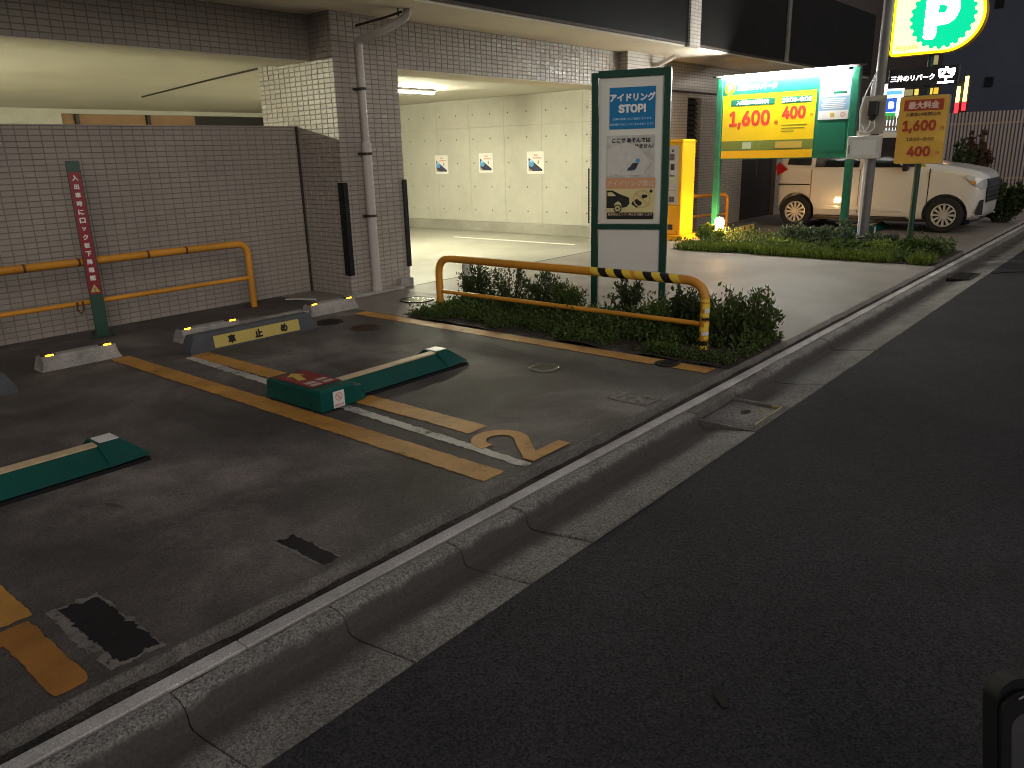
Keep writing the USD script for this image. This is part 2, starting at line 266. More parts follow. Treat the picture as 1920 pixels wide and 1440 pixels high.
# facade with small tiles too far away to tell apart
def brick_mat(name, c1, c2, mortar, w, h, axes):
    n = {'g': ('geometry', {}), 'sx': ('separate_xyz', {}), 'cb': ('combine_xyz', {}),
         'b': ('brick_texture', {'offset': 0.0, 'squash': 1.0, 'color1': c1, 'color2': c2, 'mortar': mortar, 'scale': 1.0, 'mortar_size': 0.004, 'mortar_smooth': 0.2, 'brick_width': w, 'row_height': h}),
         'bp': ('bump', {'strength': 0.4, 'distance': 0.004, 'invert': True}), 'p': ('principled_bsdf', {'roughness': 0.45, 'specular_ior_level': 0.4})}
    l = [('g.position', 'sx.vector'), (f'sx.{axes[0]}', 'cb.x'), (f'sx.{axes[1]}', 'cb.y'), ('cb.vector', 'b.vector'), ('b.color', 'p.base_color'), ('b.fac', 'bp.height'), ('bp.normal', 'p.normal')]
    MATS[name] = usdkit.material(stage, '/World/Looks/' + name, n, l, surface='p.BSDF')
brick_mat('facade_tile', (0.40, 0.37, 0.33), (0.35, 0.32, 0.285), (0.13, 0.115, 0.10), 0.10, 0.05, 'xz')
brick_mat('column_tile', (0.40, 0.37, 0.33), (0.35, 0.32, 0.285), (0.13, 0.115, 0.10), 0.10, 0.05, 'yz')

# ------------------------------------------------------------------ scene tree helpers
COUNT = {}
def numbered(parent, name):
    k = (parent, name); c = COUNT.get(k, 0); COUNT[k] = c + 1
    return f'{parent}/{name}' if c == 0 else f'{parent}/{name}_{c:03d}'
def tag(prim, label=None, cat=None, group=None, kind=None):
    for k, v in (('label', label), ('category', cat), ('group', group), ('kind', kind)):
        if v: prim.SetCustomDataByKey(k, v)
class Thing:
    def __init__(s, name, label=None, cat=None, loc=(0, 0, 0), group=None, kind=None, rotz=0.0):
        s.path = numbered('/World', name); s.loc = np.array(loc, float)
        x = UsdGeom.Xform.Define(stage, s.path); x.AddTranslateOp().Set(Gf.Vec3d(*map(float, loc)))
        if rotz: x.AddRotateZOp().Set(math.degrees(rotz))
        s.prim = x.GetPrim(); tag(s.prim, label, cat, group, kind)
    def part(s, name, mesh, m, label=None, smooth=False, parent=None, local=False, kind=None, path=None):
        p = numbered(parent or s.path, name)
        v, f, n = meshkit.arrays(mesh, smooth)
        if not local: v = v - s.loc
        pm = usdkit.mesh(stage, p, (v, f), MATS[m])
        if n is not None:
            pm.CreateNormalsAttr(Vt.Vec3fArray.FromNumpy(n.astype(np.float32))); pm.SetNormalsInterpolation('vertex')
        tag(pm.GetPrim(), label, None, None, kind)
        return p
def solo(name, mesh, m, label=None, cat=None, group=None, kind=None, smooth=False):
    p = numbered('/World', name); pm = usdkit.mesh(stage, p, mesh, MATS[m], smooth=smooth)
    tag(pm.GetPrim(), label, cat, group, kind); return p
def copy_of(src, name, label, cat, loc, group=None, rotz=0.0):
    p = numbered('/World', name); x = UsdGeom.Xform.Define(stage, p)
    x.GetPrim().GetReferences().AddInternalReference(src.path); x.GetPrim().SetInstanceable(True)
    x.ClearXformOpOrder()
    x.AddTranslateOp().Set(Gf.Vec3d(*map(float, loc)))
    if rotz: x.AddRotateZOp().Set(math.degrees(rotz))
    tag(x.GetPrim(), label, cat, group); return x

# ------------------------------------------------------------------ mesh helpers
cat_ = trimesh.util.concatenate
def bx(x0, x1, y0, y1, z0, z1):
    m = trimesh.creation.box([abs(x1 - x0), abs(y1 - y0), abs(z1 - z0)]); m.apply_translation([(x0 + x1) / 2, (y0 + y1) / 2, (z0 + z1) / 2]); return m
def man(m): return m3.Manifold(m3.Mesh(np.asarray(m.vertices, np.float32), np.asarray(m.faces, np.uint32)))
def tri(M):
    a = M.to_mesh(); return trimesh.Trimesh(a.vert_properties[:, :3], a.tri_verts, process=False)
def rbx(x0, x1, y0, y1, z0, z1, r=0.01):
    """box with chamfered edges"""
    P = []
    x0, x1, y0, y1, z0, z1 = min(x0, x1), max(x0, x1), min(y0, y1), max(y0, y1), min(z0, z1), max(z0, z1)
    r = min(r, (x1 - x0) / 2.2, (y1 - y0) / 2.2, (z1 - z0) / 2.2)
    for sx in (0, 1):
        for sy in (0, 1):
            for sz in (0, 1):
                X, Y, Z = (x0, x1)[sx], (y0, y1)[sy], (z0, z1)[sz]; a, b, c = (r, -r)[sx], (r, -r)[sy], (r, -r)[sz]
                P += [(X, Y + b, Z + c), (X + a, Y, Z + c), (X + a, Y + b, Z)]
    return tri(m3.Manifold.hull_points(np.array(P)))
def hull(pts): return tri(m3.Manifold.hull_points(np.array(pts, float)))
def ext(poly, t=0.004):
    """shapely polygon(s) extruded along z"""
    gs = [g for g in getattr(poly, 'geoms', [poly]) if g.area > 1e-9]
    return cat_([trimesh.creation.extrude_polygon(g, t, engine='earcut') for g in gs])
def place(mesh, o, xd, yd):
    """maps a mesh drawn in the xy plane onto the plane through o"""
    xd = np.array(xd, float); xd /= np.linalg.norm(xd); yd = np.array(yd, float); yd -= xd * (yd @ xd); yd /= np.linalg.norm(yd)
    zd = np.cross(xd, yd); m = mesh.copy(); T = np.eye(4); T[:3, 0], T[:3, 1], T[:3, 2], T[:3, 3] = xd, yd, zd, o
    m.apply_transform(T); return m
def cyl(p, q, r, n=16, r2=None):
    p, q = np.array(p, float), np.array(q, float); d = q - p; L = np.linalg.norm(d)
    m = trimesh.creation.cylinder(radius=r, height=L, sections=n)
    if r2 is not None:
        top = m.vertices[:, 2] > 0; m.vertices[top, :2] *= r2 / r
    T = trimesh.geometry.align_vectors([0, 0, 1], d / L); T[:3, 3] = (p + q) / 2
    m.apply_transform(T); return m
def tube(pts, r, n=10):
    pts = np.array(pts, float); t = np.gradient(pts, axis=0); t /= np.linalg.norm(t, axis=1)[:, None] + 1e-12
    rr = np.broadcast_to(np.asarray(r, float), (len(pts),)); ref = np.array([0, 0, 1.0]) if abs(t[0][2]) < 0.9 else np.array([1.0, 0, 0])
    u = np.cross(ref, t[0]); u /= np.linalg.norm(u); V = []
    for i in range(len(pts)):
        u = u - t[i] * (u @ t[i]); u /= np.linalg.norm(u); w = np.cross(t[i], u)
        a = np.arange(n) * 2 * np.pi / n; V.append(pts[i] + rr[i] * (np.cos(a)[:, None] * u + np.sin(a)[:, None] * w))
    V = np.vstack(V + [pts[:1], pts[-1:]]); F = []; N = len(pts)
    for i in range(N - 1):
        for j in range(n):
            a, b = i * n + j, i * n + (j + 1) % n; c, d = a + n, b + n; F += [(a, b, d), (a, d, c)]
    for j in range(n):
        F += [(N * n, (j + 1) % n, j), (N * n + 1, (N - 1) * n + j, (N - 1) * n + (j + 1) % n)]
    return trimesh.Trimesh(V, F, process=False)
def bend(pts, rad, k=8):
    """polyline with rounded corners"""
    pts = [np.array(p, float) for p in pts]; out = [pts[0]]
    for a, b, c in zip(pts, pts[1:], pts[2:]):
        d1, d2 = (a - b) / np.linalg.norm(a - b), (c - b) / np.linalg.norm(c - b)
        p, q = b + d1 * rad, b + d2 * rad
        for i in range(k + 1):
            t = i / k; out.append((1 - t) ** 2 * p + 2 * t * (1 - t) * b + t * t * q)
    return np.array(out + [pts[-1]])
def prism(poly, axis, lo, hi):
    """polygon in the two other axes, extruded along the axis. x: (y,z); y: (x,z)"""
    m = ext(Polygon(poly), hi - lo); v = m.vertices.copy()
    if axis == 'x': m.vertices = np.c_[v[:, 2] + lo, v[:, 0], v[:, 1]]
    elif axis == 'y': m.vertices = np.c_[v[:, 0], v[:, 2] + lo, v[:, 1]]; m.invert()
    else: m.vertices = np.c_[v[:, 0], v[:, 1], v[:, 2] + lo]
    return m
FONT = {}
def font(jp):
    from PIL import ImageFont
    if jp not in FONT:
        FONT[jp] = ImageFont.truetype(glob.glob('/opt/blender-*/*/datafiles/fonts/' + ('Noto Sans CJK*.woff2' if jp else 'Inter.woff2'))[0], 64)
    return FONT[jp]
def text(s, h, bold=2, depth=0.0015, center=True, stretch=1.0, simp=0.5):
    """lettering in the xy plane, glyph body about h tall, centred on the origin"""
    from PIL import Image, ImageDraw
    f = font(any(ord(c) > 0x2000 for c in s)); x0, y0, x1, y1 = f.getbbox(s, anchor='ls', stroke_width=bold)
    im = Image.new('L', (x1 - x0 + 8, y1 - y0 + 8)); ImageDraw.Draw(im).text((4 - x0, 4 - y0), s, 255, f, anchor='ls', stroke_width=bold)
    on = np.pad(np.asarray(im) > 127, ((0, 0), (1, 1))).astype(np.int8)
    rows, st = np.nonzero(np.diff(on, axis=1) == 1); en = np.nonzero(np.diff(on, axis=1) == -1)[1]
    from shapely import box as vbox
    g = union_all(vbox(st, -rows - 1, en, -rows)).buffer(0.6).buffer(-0.6).simplify(simp)
    a, b, c, d = g.bounds; k = h / (d - b)
    g = affinity.affine_transform(g, [k * stretch, 0, 0, k, -k * stretch * ((a + c) / 2 if center else a), -k * (b + d) / 2])
    return ext(g, depth)
NX, NY, UZ = (-1, 0, 0), (0, -1, 0), (0, 0, 1)
def on_x(mesh, x, y, z): return place(mesh, (x, y, z), (0, -1, 0), (0, 0, 1))      # faces -x
def on_y(mesh, x, y, z): return place(mesh, (x, y, z), (1, 0, 0), (0, 0, 1))       # faces -y
def rect(w, h, r=0.0, t=0.0015):
    p = sbox(-w / 2, -h / 2, w / 2, h / 2)
    if r: p = sbox(-w / 2 + r, -h / 2 + r, w / 2 - r, h / 2 - r).buffer(r, quad_segs=4)
    return ext(p, t)
def jag(poly, step=0.03, amp=0.003, seed=0):
    g = np.random.default_rng(seed); L = poly.exterior; n = max(8, int(L.length / step))
    P = np.array([L.interpolate(i / n, normalized=True).coords[0] for i in range(n)]); P += g.normal(0, amp, P.shape)
    q = Polygon(P); return q if q.is_valid else q.buffer(0)
def sheet(poly, z, t=0.0015): return prism(np.array(poly.exterior.coords)[:-1], 'z', z - t, z)
def in_view(p):
    d = np.asarray(p) - CAM; z = -(d @ np.array(BCK)); x = d @ np.array(RGT); y = d @ np.array(UPV)
    return z > 0.2 and abs(x / z) < 0.67 and abs(y / z) < 0.51, z

# ------------------------------------------------------------------ ground, road, kerb
def grid_sheet(x0, x1, y0, y1, z, nx, ny, amp=0.0, f=0.5, seed=1):
    X, Y = np.meshgrid(np.linspace(x0, x1, nx + 1), np.linspace(y0, y1, ny + 1), indexing='ij')
    Z = z + amp * (meshkit.fbm(np.stack([X * f, Y * f, X * 0], -1), 4, seed) - 0.5) * 2 if amp else np.full(X.shape, z)
    V = np.stack([X, Y, Z], -1).reshape(-1, 3); i = np.arange(nx * (ny + 1)).reshape(nx, ny + 1)[:, :-1].ravel()
    F = np.vstack([np.c_[i, i + ny + 1, i + ny + 2], np.c_[i, i + ny + 2, i + 1]]); return trimesh.Trimesh(V, F, process=False)
solo('ground', grid_sheet(-120, 160, -120, 160, -0.34, 4, 4), 'dirt', kind='structure')
solo('road', cat_([grid_sheet(-40, 60, -14, 1.643, -0.070, 200, 32, 0.006, 0.35), bx(-40, 60, 1.60, 1.643, -0.3, -0.078)]), 'road_asphalt', 'dark asphalt street beside the gutter', kind='structure', smooth=True)

# L-shaped gutter blocks with rolled kerb, one part per block
PROF = [(1.647, -0.068), (1.80, -0.090), (1.93, -0.108), (1.975, -0.108), (1.992, -0.098), (2.000, -0.066), (2.008, -0.050), (2.022, -0.040), (2.040, -0.035), (2.088, -0.033), (2.088, -0.25), (1.647, -0.25)]
def gutter_block(x0, x1, seed):
    g = np.random.default_rng(seed); n = max(6, int((x1 - x0) / 0.035)); xs = np.linspace(x0 + 0.0025, x1 - 0.0025, n)
    xs = np.concatenate([[xs[0]], [xs[0] + 0.005], xs[1:-1], [xs[-1] - 0.005], [xs[-1]]])
    P = []
    for q in range(len(PROF) - 1):
        (ya, za), (yb, zb) = PROF[q], PROF[q + 1]; k = 3 if q < 3 else 1
        P += [(ya + (yb - ya) * t / k, za + (zb - za) * t / k) for t in range(k)]
    P.append(PROF[-1]); P = np.array(P); m = len(P); V = []
    dz, tilt = g.normal(0, 0.0022), g.normal(0, 0.004)
    cm = P.mean(0)
    for i, x in enumerate(xs):
        e = 0.9965 if i in (0, len(xs) - 1) else 1.0
        q = P.copy(); top = q[:, 1] > -0.2
        q[top] = cm + (q[top] - cm) * [e, 1.0]
        if e < 1: q[top, 1] -= 0.004
        nz = meshkit.fbm(np.stack([np.full(m, x * 14), q[:, 0] * 14, q[:, 1] * 14], -1), 3, seed) - 0.5
        q[top, 1] += nz[top] * 0.006 + dz + tilt * (x - (x0 + x1) / 2); q[top, 0] += (meshkit.fbm(np.stack([np.full(m, x * 20), q[:, 0] * 20, q[:, 1] * 20], -1), 3, seed + 5) - 0.5)[top] * 0.005
        V.append(np.c_[np.full(m, x), q])
    V = np.vstack(V); F = []
    for i in range(len(xs) - 1):
        for j in range(m):
            a, b = i * m + j, i * m + (j + 1) % m; F += [(a, b, b + m), (a, b + m, a + m)]
    cap = trimesh.creation.triangulate_polygon(Polygon(P), engine='earcut')
    tr = np.argmin(((cap[0][:, None, :2] - P[None]) ** 2).sum(-1), 1)[cap[1]]; F += [tuple(t[::-1]) for t in tr] + [tuple(t + (len(xs) - 1) * m) for t in tr]
    M = trimesh.Trimesh(V, F, process=False); trimesh.repair.fix_normals(M); return M
gut = Thing('gutter', None, None, kind='structure')
JN = [-2.2, -1.6, -1.0, -0.37, 0.24, 0.83, 1.42, 2.015, 2.43, 3.04, 3.45, 4.08, 4.64, 5.22, 5.79, 6.38, 7.04]
JN += [7.04 + 0.6 * i for i in range(1, 22)]
for i in range(len(JN) - 1):
    if JN[i] == 4.08: continue
    if 10.2 < JN[i] < 11.0: pass
    gut.part('gutter_block', gutter_block(JN[i], JN[i + 1], 100 + i), 'gutter_concrete', smooth=35)
gut.part('gutter_base', cat_([bx(-2.2, 19.6, 1.66, 2.08, -0.33, -0.15)]), 'dirt')
# pit with a recessed lid between two blocks
KX0, KX1 = 4.088, 4.632
pit = cat_([bx(KX0, KX1, 2.03, 2.088, -0.25, -0.036), bx(KX0, KX1, 1.647, 1.69, -0.25, -0.070), bx(KX0, KX0 + 0.035, 1.69, 2.03, -0.25, -0.072), bx(KX1 - 0.035, KX1, 1.69, 2.03, -0.25, -0.072)])
gut.part('pit_frame', pit, 'slab_edge')
lid = gut.part('pit_lid', rbx(KX0 + 0.04, KX1 - 0.04, 1.705, 2.02, -0.14, -0.088, 0.006), 'aggregate')
gut.part('painted_ring', place(ext(Point(0, 0).buffer(0.036).difference(Point(0, 0).buffer(0.014)), 0.002), (4.50, 1.785, -0.088), (1, 0, 0), (0, 1, 0)), 'kerb_yellow', parent=lid)
gut.part('painted_line', cat_([bx(4.19, 4.60, 1.692, 1.704, -0.090, -0.0675), bx(4.59, 4.602, 1.704, 1.76, -0.090, -0.0675)]), 'kerb_yellow', parent=lid)
gut.part('finger_hole', place(ext(affinity.scale(Point(0, 0).buffer(0.05), 1, 0.55), 0.0015), (4.43, 1.86, -0.0885), (1, 0, 0), (0, 1, 0)), 'dirt', parent=lid)
grate = gut.part('drain_grate', cat_([bx(10.42, 10.98, 1.74, 1.765, -0.10, -0.070), bx(10.42, 10.98, 1.965, 1.985, -0.10, -0.070)] + [bx(10.42 + 0.056 * i, 10.444 + 0.056 * i, 1.765, 1.965, -0.10, -0.072) for i in range(11)]), 'iron')
gut.part('drain_pit', bx(10.41, 10.99, 1.735, 1.99, -0.12, -0.0935), 'window_dark')
# flush strip and dirt-filled joints
st = Thing('kerb_strip', None, None, kind='structure')
xs = [-2.2, -0.9, 1.1, 3.1, 5.1, 7.1, 9.1, 11.2, 13.2, 15.2, 17.2, 19.6]
for a, b in zip(xs, xs[1:]):
    st.part('strip_length', rbx(a + 0.001, b - 0.001, 2.106, 2.168, -0.25, -0.030, 0.004), 'smooth_concrete')
solo('joint_dirt', cat_([grid_sheet(-2.2, 19.6, 2.086, 2.108, -0.047, 400, 2, 0.008, 9), grid_sheet(-2.2, 19.6, 2.166, 2.234, -0.040, 400, 3, 0.012, 7, 3)]), 'dirt', kind='structure', smooth=True)

# parking surface with a ragged concrete edge
pk = Thing('parking_surface', None, None, kind='structure')
pk.part('asphalt_sheet', grid_sheet(-6, 4.99, 2.245, 9.0, 0.0, 200, 130, 0.0012, 0.8, 4), 'asphalt', smooth=True)
def ragged_edge(x0, x1, y0, y1, seed, zt=0.002):
    n = int((x1 - x0) / 0.02); X = np.linspace(x0, x1, n + 1)
    e = (meshkit.fbm(np.stack([X * 9, X * 0, X * 0], -1), 4, seed) - 0.5) * 0.022
    rows = []
    for (y, z, k) in ((y1, zt, 0), (y0 + 0.006, zt, 0.5), (y0, zt - 0.004, 0.8), (y0 - 0.010, -0.030, 0.8), (y0 - 0.022, -0.10, 0.3)):
        rows.append(np.stack([X, y + e * k, np.full(n + 1, z) + (meshkit.fbm(np.stack([X * 30, X * 0 + y, X * 0], -1), 3, seed + 2) - 0.5) * 0.005 * (k > 0)], -1))
    V = np.vstack(rows); m = n + 1; F = []
    for r in range(len(rows) - 1):
        i = np.arange(n) + r * m; F += [np.c_[i, i + m, i + m + 1], np.c_[i, i + m + 1, i + 1]]
    return trimesh.Trimesh(V, np.vstack(F), process=False)
pk.part('concrete_edge', ragged_edge(-6, 4.99, 2.230, 2.250, 5), 'slab_edge', smooth=28)
pk.part('concrete_edge', ragged_edge(4.99, 6.02, 2.230, 2.262, 35, 0.0), 'slab_edge', smooth=28)
pk.part('concrete_edge', ragged_edge(10.85, 12.55, 2.230, 2.262, 36, 0.0), 'slab_edge', smooth=28)
def line(x0, x1, y0, y1, seed, z=0.0042, name='yellow_line', m='yellow_paint'):
    pk.part(name, sheet(jag(sbox(x0, y0, x1, y1), 0.025, 0.0028, seed), z), m)
line(2.505, 2.655, 2.322, 6.32, 1); line(2.945, 3.10, 2.83, 5.88, 2); line(4.80, 4.955, 2.735, 6.12, 3); line(4.80, 4.945, 2.315, 2.58, 4); line(0.565, 0.715, 2.825, 6.2, 5)
line(0.15, 0.30, 2.32, 6.3, 8)
pk.part('white_line', sheet(jag(Polygon([(2.755, 2.30), (2.815, 2.262), (2.885, 3.80), (2.955, 5.85), (2.885, 5.85), (2.81, 3.80)]), 0.03, 0.005, 6), 0.0036), 'white_paint')
def stroke(pts, w): return LineString(pts).buffer(w / 2, cap_style=2, join_style=1)
a = np.linspace(math.radians(186), math.radians(-42), 18)
two = [(0.145 + 0.118 * math.cos(t), 0.335 + 0.118 * math.sin(t)) for t in a] + [(0.14, 0.155), (0.055, 0.045)]
two = union_all([stroke(two, 0.082), sbox(0.015, 0.0, 0.33, 0.078)])
pk.part('painted_numeral_two', sheet(affinity.translate(two, 2.825, 2.285), 0.0062), 'yellow_paint')
one = union_all([sbox(0.585, 2.29, 0.692, 2.79), Polygon([(0.60, 2.79), (0.60, 2.71), (0.50, 2.645), (0.50, 2.72)])])
pk.part('painted_numeral_one', sheet(jag(one, 0.03, 0.003, 9), 0.0046), 'orange_paint')
def blob(x0, x1, y0, y1, seed, amp=0.02):
    g = np.random.default_rng(seed); L = sbox(x0, y0, x1, y1).exterior; n = 260; P = np.array([L.interpolate(i / n, normalized=True).coords[0] for i in range(n)]); c = P.mean(0); P = P + g.normal(0, 0.0016, P.shape)
    k = (meshkit.fbm(np.c_[P * 34, np.zeros(n) + seed], 4, seed) - 0.42) * amp * 2.4 + (meshkit.fbm(np.c_[P * 130, np.zeros(n) + seed], 3, seed + 7) - 0.5) * amp * 0.9; d = (P - c) / np.linalg.norm(P - c, axis=1)[:, None]
    p = Polygon(P + d * k[:, None]).buffer(0); return max(getattr(p, 'geoms', [p]), key=lambda q: q.area)
pk.part('pale_residue', sheet(blob(0.745, 0.915, 2.29, 2.79, 13, 0.015), 0.0030), 'residue', label='pale ghost of an old numeral round the large tar patch')
pk.part('black_patch', sheet(blob(0.782, 0.905, 2.305, 2.765, 3, 0.021), 0.0046), 'tar', label='large black tar patch over an old painted numeral')
pk.part('pale_residue', sheet(blob(1.535, 1.632, 2.285, 2.60, 14, 0.01), 0.0030), 'residue', label='pale ghost round the small tar patch')
pk.part('black_patch', sheet(blob(1.549, 1.622, 2.295, 2.59, 4, 0.015), 0.0046), 'tar', label='small black tar patch')
pk.part('pale_patch', sheet(blob(3.94, 4.115, 2.285, 2.58, 6, 0.012), 0.0036), 'residue', label='worn pale rectangle of old paint')
def cover(x, y, r, m, label):
    rim = trimesh.creation.annulus(r_min=r - 0.012, r_max=r, height=0.012, sections=40); lidm = trimesh.creation.cylinder(radius=r - 0.016, height=0.012, sections=40)
    dots = [trimesh.creation.box([0.014, 0.014, 0.006], transform=trimesh.transformations.translation_matrix([i * 0.026, j * 0.026, 0.007])) for i in range(-6, 7) for j in range(-6, 7) if (i * i + j * j) * 0.026 ** 2 < (r - 0.035) ** 2]
    c = cat_([rim, lidm] + dots); c.apply_translation([x, y, 0.003]); pk.part('manhole_cover', c, m, label=label)
cover(4.41, 6.01, 0.13, 'iron', 'dark round iron cover beside the wheel block'); cover(4.44, 5.51, 0.13, 'iron_rust', 'rusty brown round iron cover'); cover(4.28, 3.33, 0.115, 'iron_wet', 'shiny studded iron cover in the middle of the bay'); cover(4.87, 2.66, 0.085, 'iron', 'small black cover interrupting the yellow line')

# driveway, garage floor, right hand bays, planter beds
solo('driveway', cat_([grid_sheet(6.02, 10.85, 2.245, 6.87, 0.0, 60, 60, 0.003, 0.6, 6), ragged_edge(6.02, 10.85, 2.230, 2.262, 15)]), 'drive_concrete', 'grey concrete driveway ramp into the garage', kind='structure', smooth=50)
solo('entrance_apron', cat_([grid_sheet(4.99, 6.02, 5.45, 7.66, -0.002, 16, 30, 0.003, 0.9, 8), grid_sheet(6.02, 6.36, 6.87, 6.90, -0.002, 2, 2)]), 'drive_concrete', kind='structure', smooth=True)
solo('garage_floor', cat_([grid_sheet(6.3, 12.0, 6.90, 7.80, 0.001, 20, 4), grid_sheet(-6, 12.0, 7.80, 16.5, 0.001, 60, 30)]), 'garage_concrete', kind='structure')
solo('floor_joint', cat_([bx(6.3, 12.0, 6.872, 6.898, -0.05, -0.004)]), 'dirt', kind='structure')
solo('floor_marking', sheet(sbox(10.60, 7.6, 10.70, 10.4), 0.006), 'white_print', 'thin white line painted on the garage floor', 'marking', kind='structure')
solo('side_parking_surface', cat_([grid_sheet(12.55, 24.4, 2.245, 9.0, 0.0, 60, 40, 0.004, 0.8, 9), ragged_edge(12.55, 24.4, 2.230, 2.262, 25), grid_sheet(10.85, 12.55, 5.9, 9.0, 0.0, 20, 20, 0.003, 0.8, 9)]), 'drive_concrete', 'pale parking surface under the white van', kind='structure', smooth=50)
solo('painted_bay_line', sheet(sbox(12.78, 4.5, 12.90, 8.0), 0.0075), 'yellow_paint', 'orange line painted between the far planter and the van', 'marking', kind='structure')
def bed(x0, x1, y0, y1, seed):
    return grid_sheet(x0, x1, y0, y1, 0.01, 40, 70, 0.03, 2.5, seed)
solo('planter_soil', bed(4.985, 6.025, 2.235, 5.62, 3), 'soil', 'dark soil of the planter behind the yellow guard rail', kind='structure', smooth=True)
solo('planter_soil', bed(10.845, 12.56, 2.235, 5.95, 4), 'soil', 'dark soil of the far planter under the price board', kind='structure', smooth=True)
ap = Thing('apron_cover', 'round iron cover with a wet shine on the apron beside the pillar', 'manhole cover', (5.69, 6.15, 0))
ap.part('lid', cyl((5.69, 6.15, -0.01), (5.69, 6.15, 0.006), 0.165, 40), 'iron_wet'); ap.part('rim', trimesh.creation.annulus(r_min=0.168, r_max=0.185, height=0.02, sections=40, transform=trimesh.transformations.translation_matrix([5.69, 6.15, 0.0])), 'iron')

# ------------------------------------------------------------------ tiles
def tile_face(o, ud, vd, W, H, pu=0.10, pv=0.05, g=0.0045, off=(0, 0), hole=None):
    o, ud, vd = np.array(o, float), np.array(ud, float), np.array(vd, float); nd = np.cross(ud, vd); out = []
    nu, nv = int(math.ceil(W / pu)) + 1, int(math.ceil(H / pv)) + 1
    for i in range(nu):
        for j in range(nv):
            a0, a1 = i * pu + off[0], (i + 1) * pu - g + off[0]; b0, b1 = j * pv + off[1], (j + 1) * pv - g + off[1]
            a0, a1, b0, b1 = max(a0, 0.002), min(a1, W - 0.002), max(b0, 0.002), min(b1, H - 0.002)
            if a1 - a0 < 0.012 or b1 - b0 < 0.008: continue
            t = 0.006 + NR.normal(0, 0.0008); c = 0.003; tl = NR.normal(0, 0.0007, 2)
            pts = []
            for (aa, bb, hh) in ((a0, b0, 0), (a1, b0, 0), (a1, b1, 0), (a0, b1, 0), (a0 + c, b0 + c, 1), (a1 - c, b0 + c, 1), (a1 - c, b1 - c, 1), (a0 + c, b1 - c, 1)):
                s = (t + tl[0] * (1 if aa > (a0 + a1) / 2 else -1) + tl[1] * (1 if bb > (b0 + b1) / 2 else -1)) if hh else 0.0
                pts.append(o + ud * aa + vd * bb + nd * s)
            out.append(np.array(pts))
    return out
TF = np.array([(4, 5, 6), (4, 6, 7), (0, 1, 5), (0, 5, 4), (1, 2, 6), (1, 6, 5), (2, 3, 7), (2, 7, 6), (3, 0, 4), (3, 4, 7)])
def put_tiles(th, faces, limit=295):
    """faces: (part path, tiles, normal); the ones that show largest become tiles of their own, the rest one part per face"""
    sc = []
    for fi, (p, ts, nd) in enumerate(faces):
        for ti, t in enumerate(ts):
            c = t.mean(0); ok, z = in_view(c); d = CAM - c
            sc.append(((d @ nd) / np.linalg.norm(d) ** 3 if ok else 0, fi, ti))
    best = {(f, t) for s, f, t in sorted(sc, reverse=True)[:limit] if s > 0}
    for fi, (p, ts, nd) in enumerate(faces):
        V, F, n = [], [], 0
        for ti, t in enumerate(ts):
            if (fi, ti) in best: th.part('tile', (t, TF), 'tile', parent=p)
            else: V.append(t); F.append(TF + n); n += 8
        if V: th.part('tiles', (np.vstack(V), np.vstack(F)), 'tile', parent=p, kind='stuff')

# ------------------------------------------------------------------ the building
B = Thing('apartment_building', 'tiled apartment building with an open lit garage under its overhang', 'building', (5.43, 6.92, 0))
pil = B.part('pillar', bx(5.436, 6.314, 6.926, 8.29, -0.05, 2.93), 'grout')
bl = B.part('left_beam', bx(-6, 5.43, 7.306, 7.89, 2.486, 2.93), 'grout')
B.part('beam_underside', bx(-6, 5.43, 7.30, 7.89, 2.476, 2.4855), 'soffit', parent=bl)
br = B.part('right_beam', bx(6.32, 10.86, 6.926, 7.45, 2.428, 2.93), 'grout')
B.part('beam_underside', bx(6.32, 10.86, 6.92, 7.45, 2.418, 2.4275), 'soffit', parent=br)
faces = [(pil, tile_face((5.43, 6.926, 0.0), (1, 0, 0), UZ, 0.89, 2.93), np.array([0, -1, 0])),
         (pil, tile_face((5.436, 8.29, 0.0), (0, -1, 0), UZ, 1.37, 2.93), np.array([-1, 0, 0])),
         (bl, tile_face((0.6, 7.306, 2.486), (1, 0, 0), UZ, 4.83, 0.444), np.array([0, -1, 0])),
         (br, tile_face((6.32, 6.926, 2.428), (1, 0, 0), UZ, 4.54, 0.50), np.array([0, -1, 0]))]
put_tiles(B, faces)
B.part('column', bx(10.862, 11.95, 6.76, 7.45, -0.05, 2.93), 'column_tile')
fw = B.part('facade_wall', cat_([bx(11.95, 13.27, 7.0, 7.3, -0.05, 2.93), bx(13.79, 15.7, 7.0, 7.3, -0.05, 2.93), bx(17.5, 20.0, 7.0, 7.3, -0.05, 2.93), bx(13.27, 13.79, 7.0, 7.3, 2.36, 2.93), bx(15.7, 17.5, 7.0, 7.3, 2.2, 2.93)]), 'facade_tile')
B.part('ledge', bx(11.95, 20.0, 6.95, 7.0, 2.43, 2.46), 'bracket')
lw = B.part('louvred_window', bx(13.27, 13.79, 7.12, 7.16, 0.0, 2.36), 'window_dark')
for i in range(26): B.part('slat', prism([(7.03, 0.10 + i * 0.086), (7.035, 0.10 + i * 0.086), (7.10, 0.165 + i * 0.086), (7.095, 0.165 + i * 0.086)], 'x', 13.30, 13.76), 'dark_metal', parent=lw)
dr = B.part('entrance_door', bx(15.7, 17.5, 7.10, 7.16, 0.0, 2.2), 'dark_void')
B.part('handle', bx(16.55, 16.58, 7.05, 7.10, 0.9, 1.3), 'chrome', parent=dr)
B.part('soffit', bx(-6, 20.0, 5.975, 7.306, 2.93, 3.05), 'soffit')
B.part('balcony_lip', bx(-6, 20.0, 5.94, 5.975, 2.955, 3.0), 'bracket')
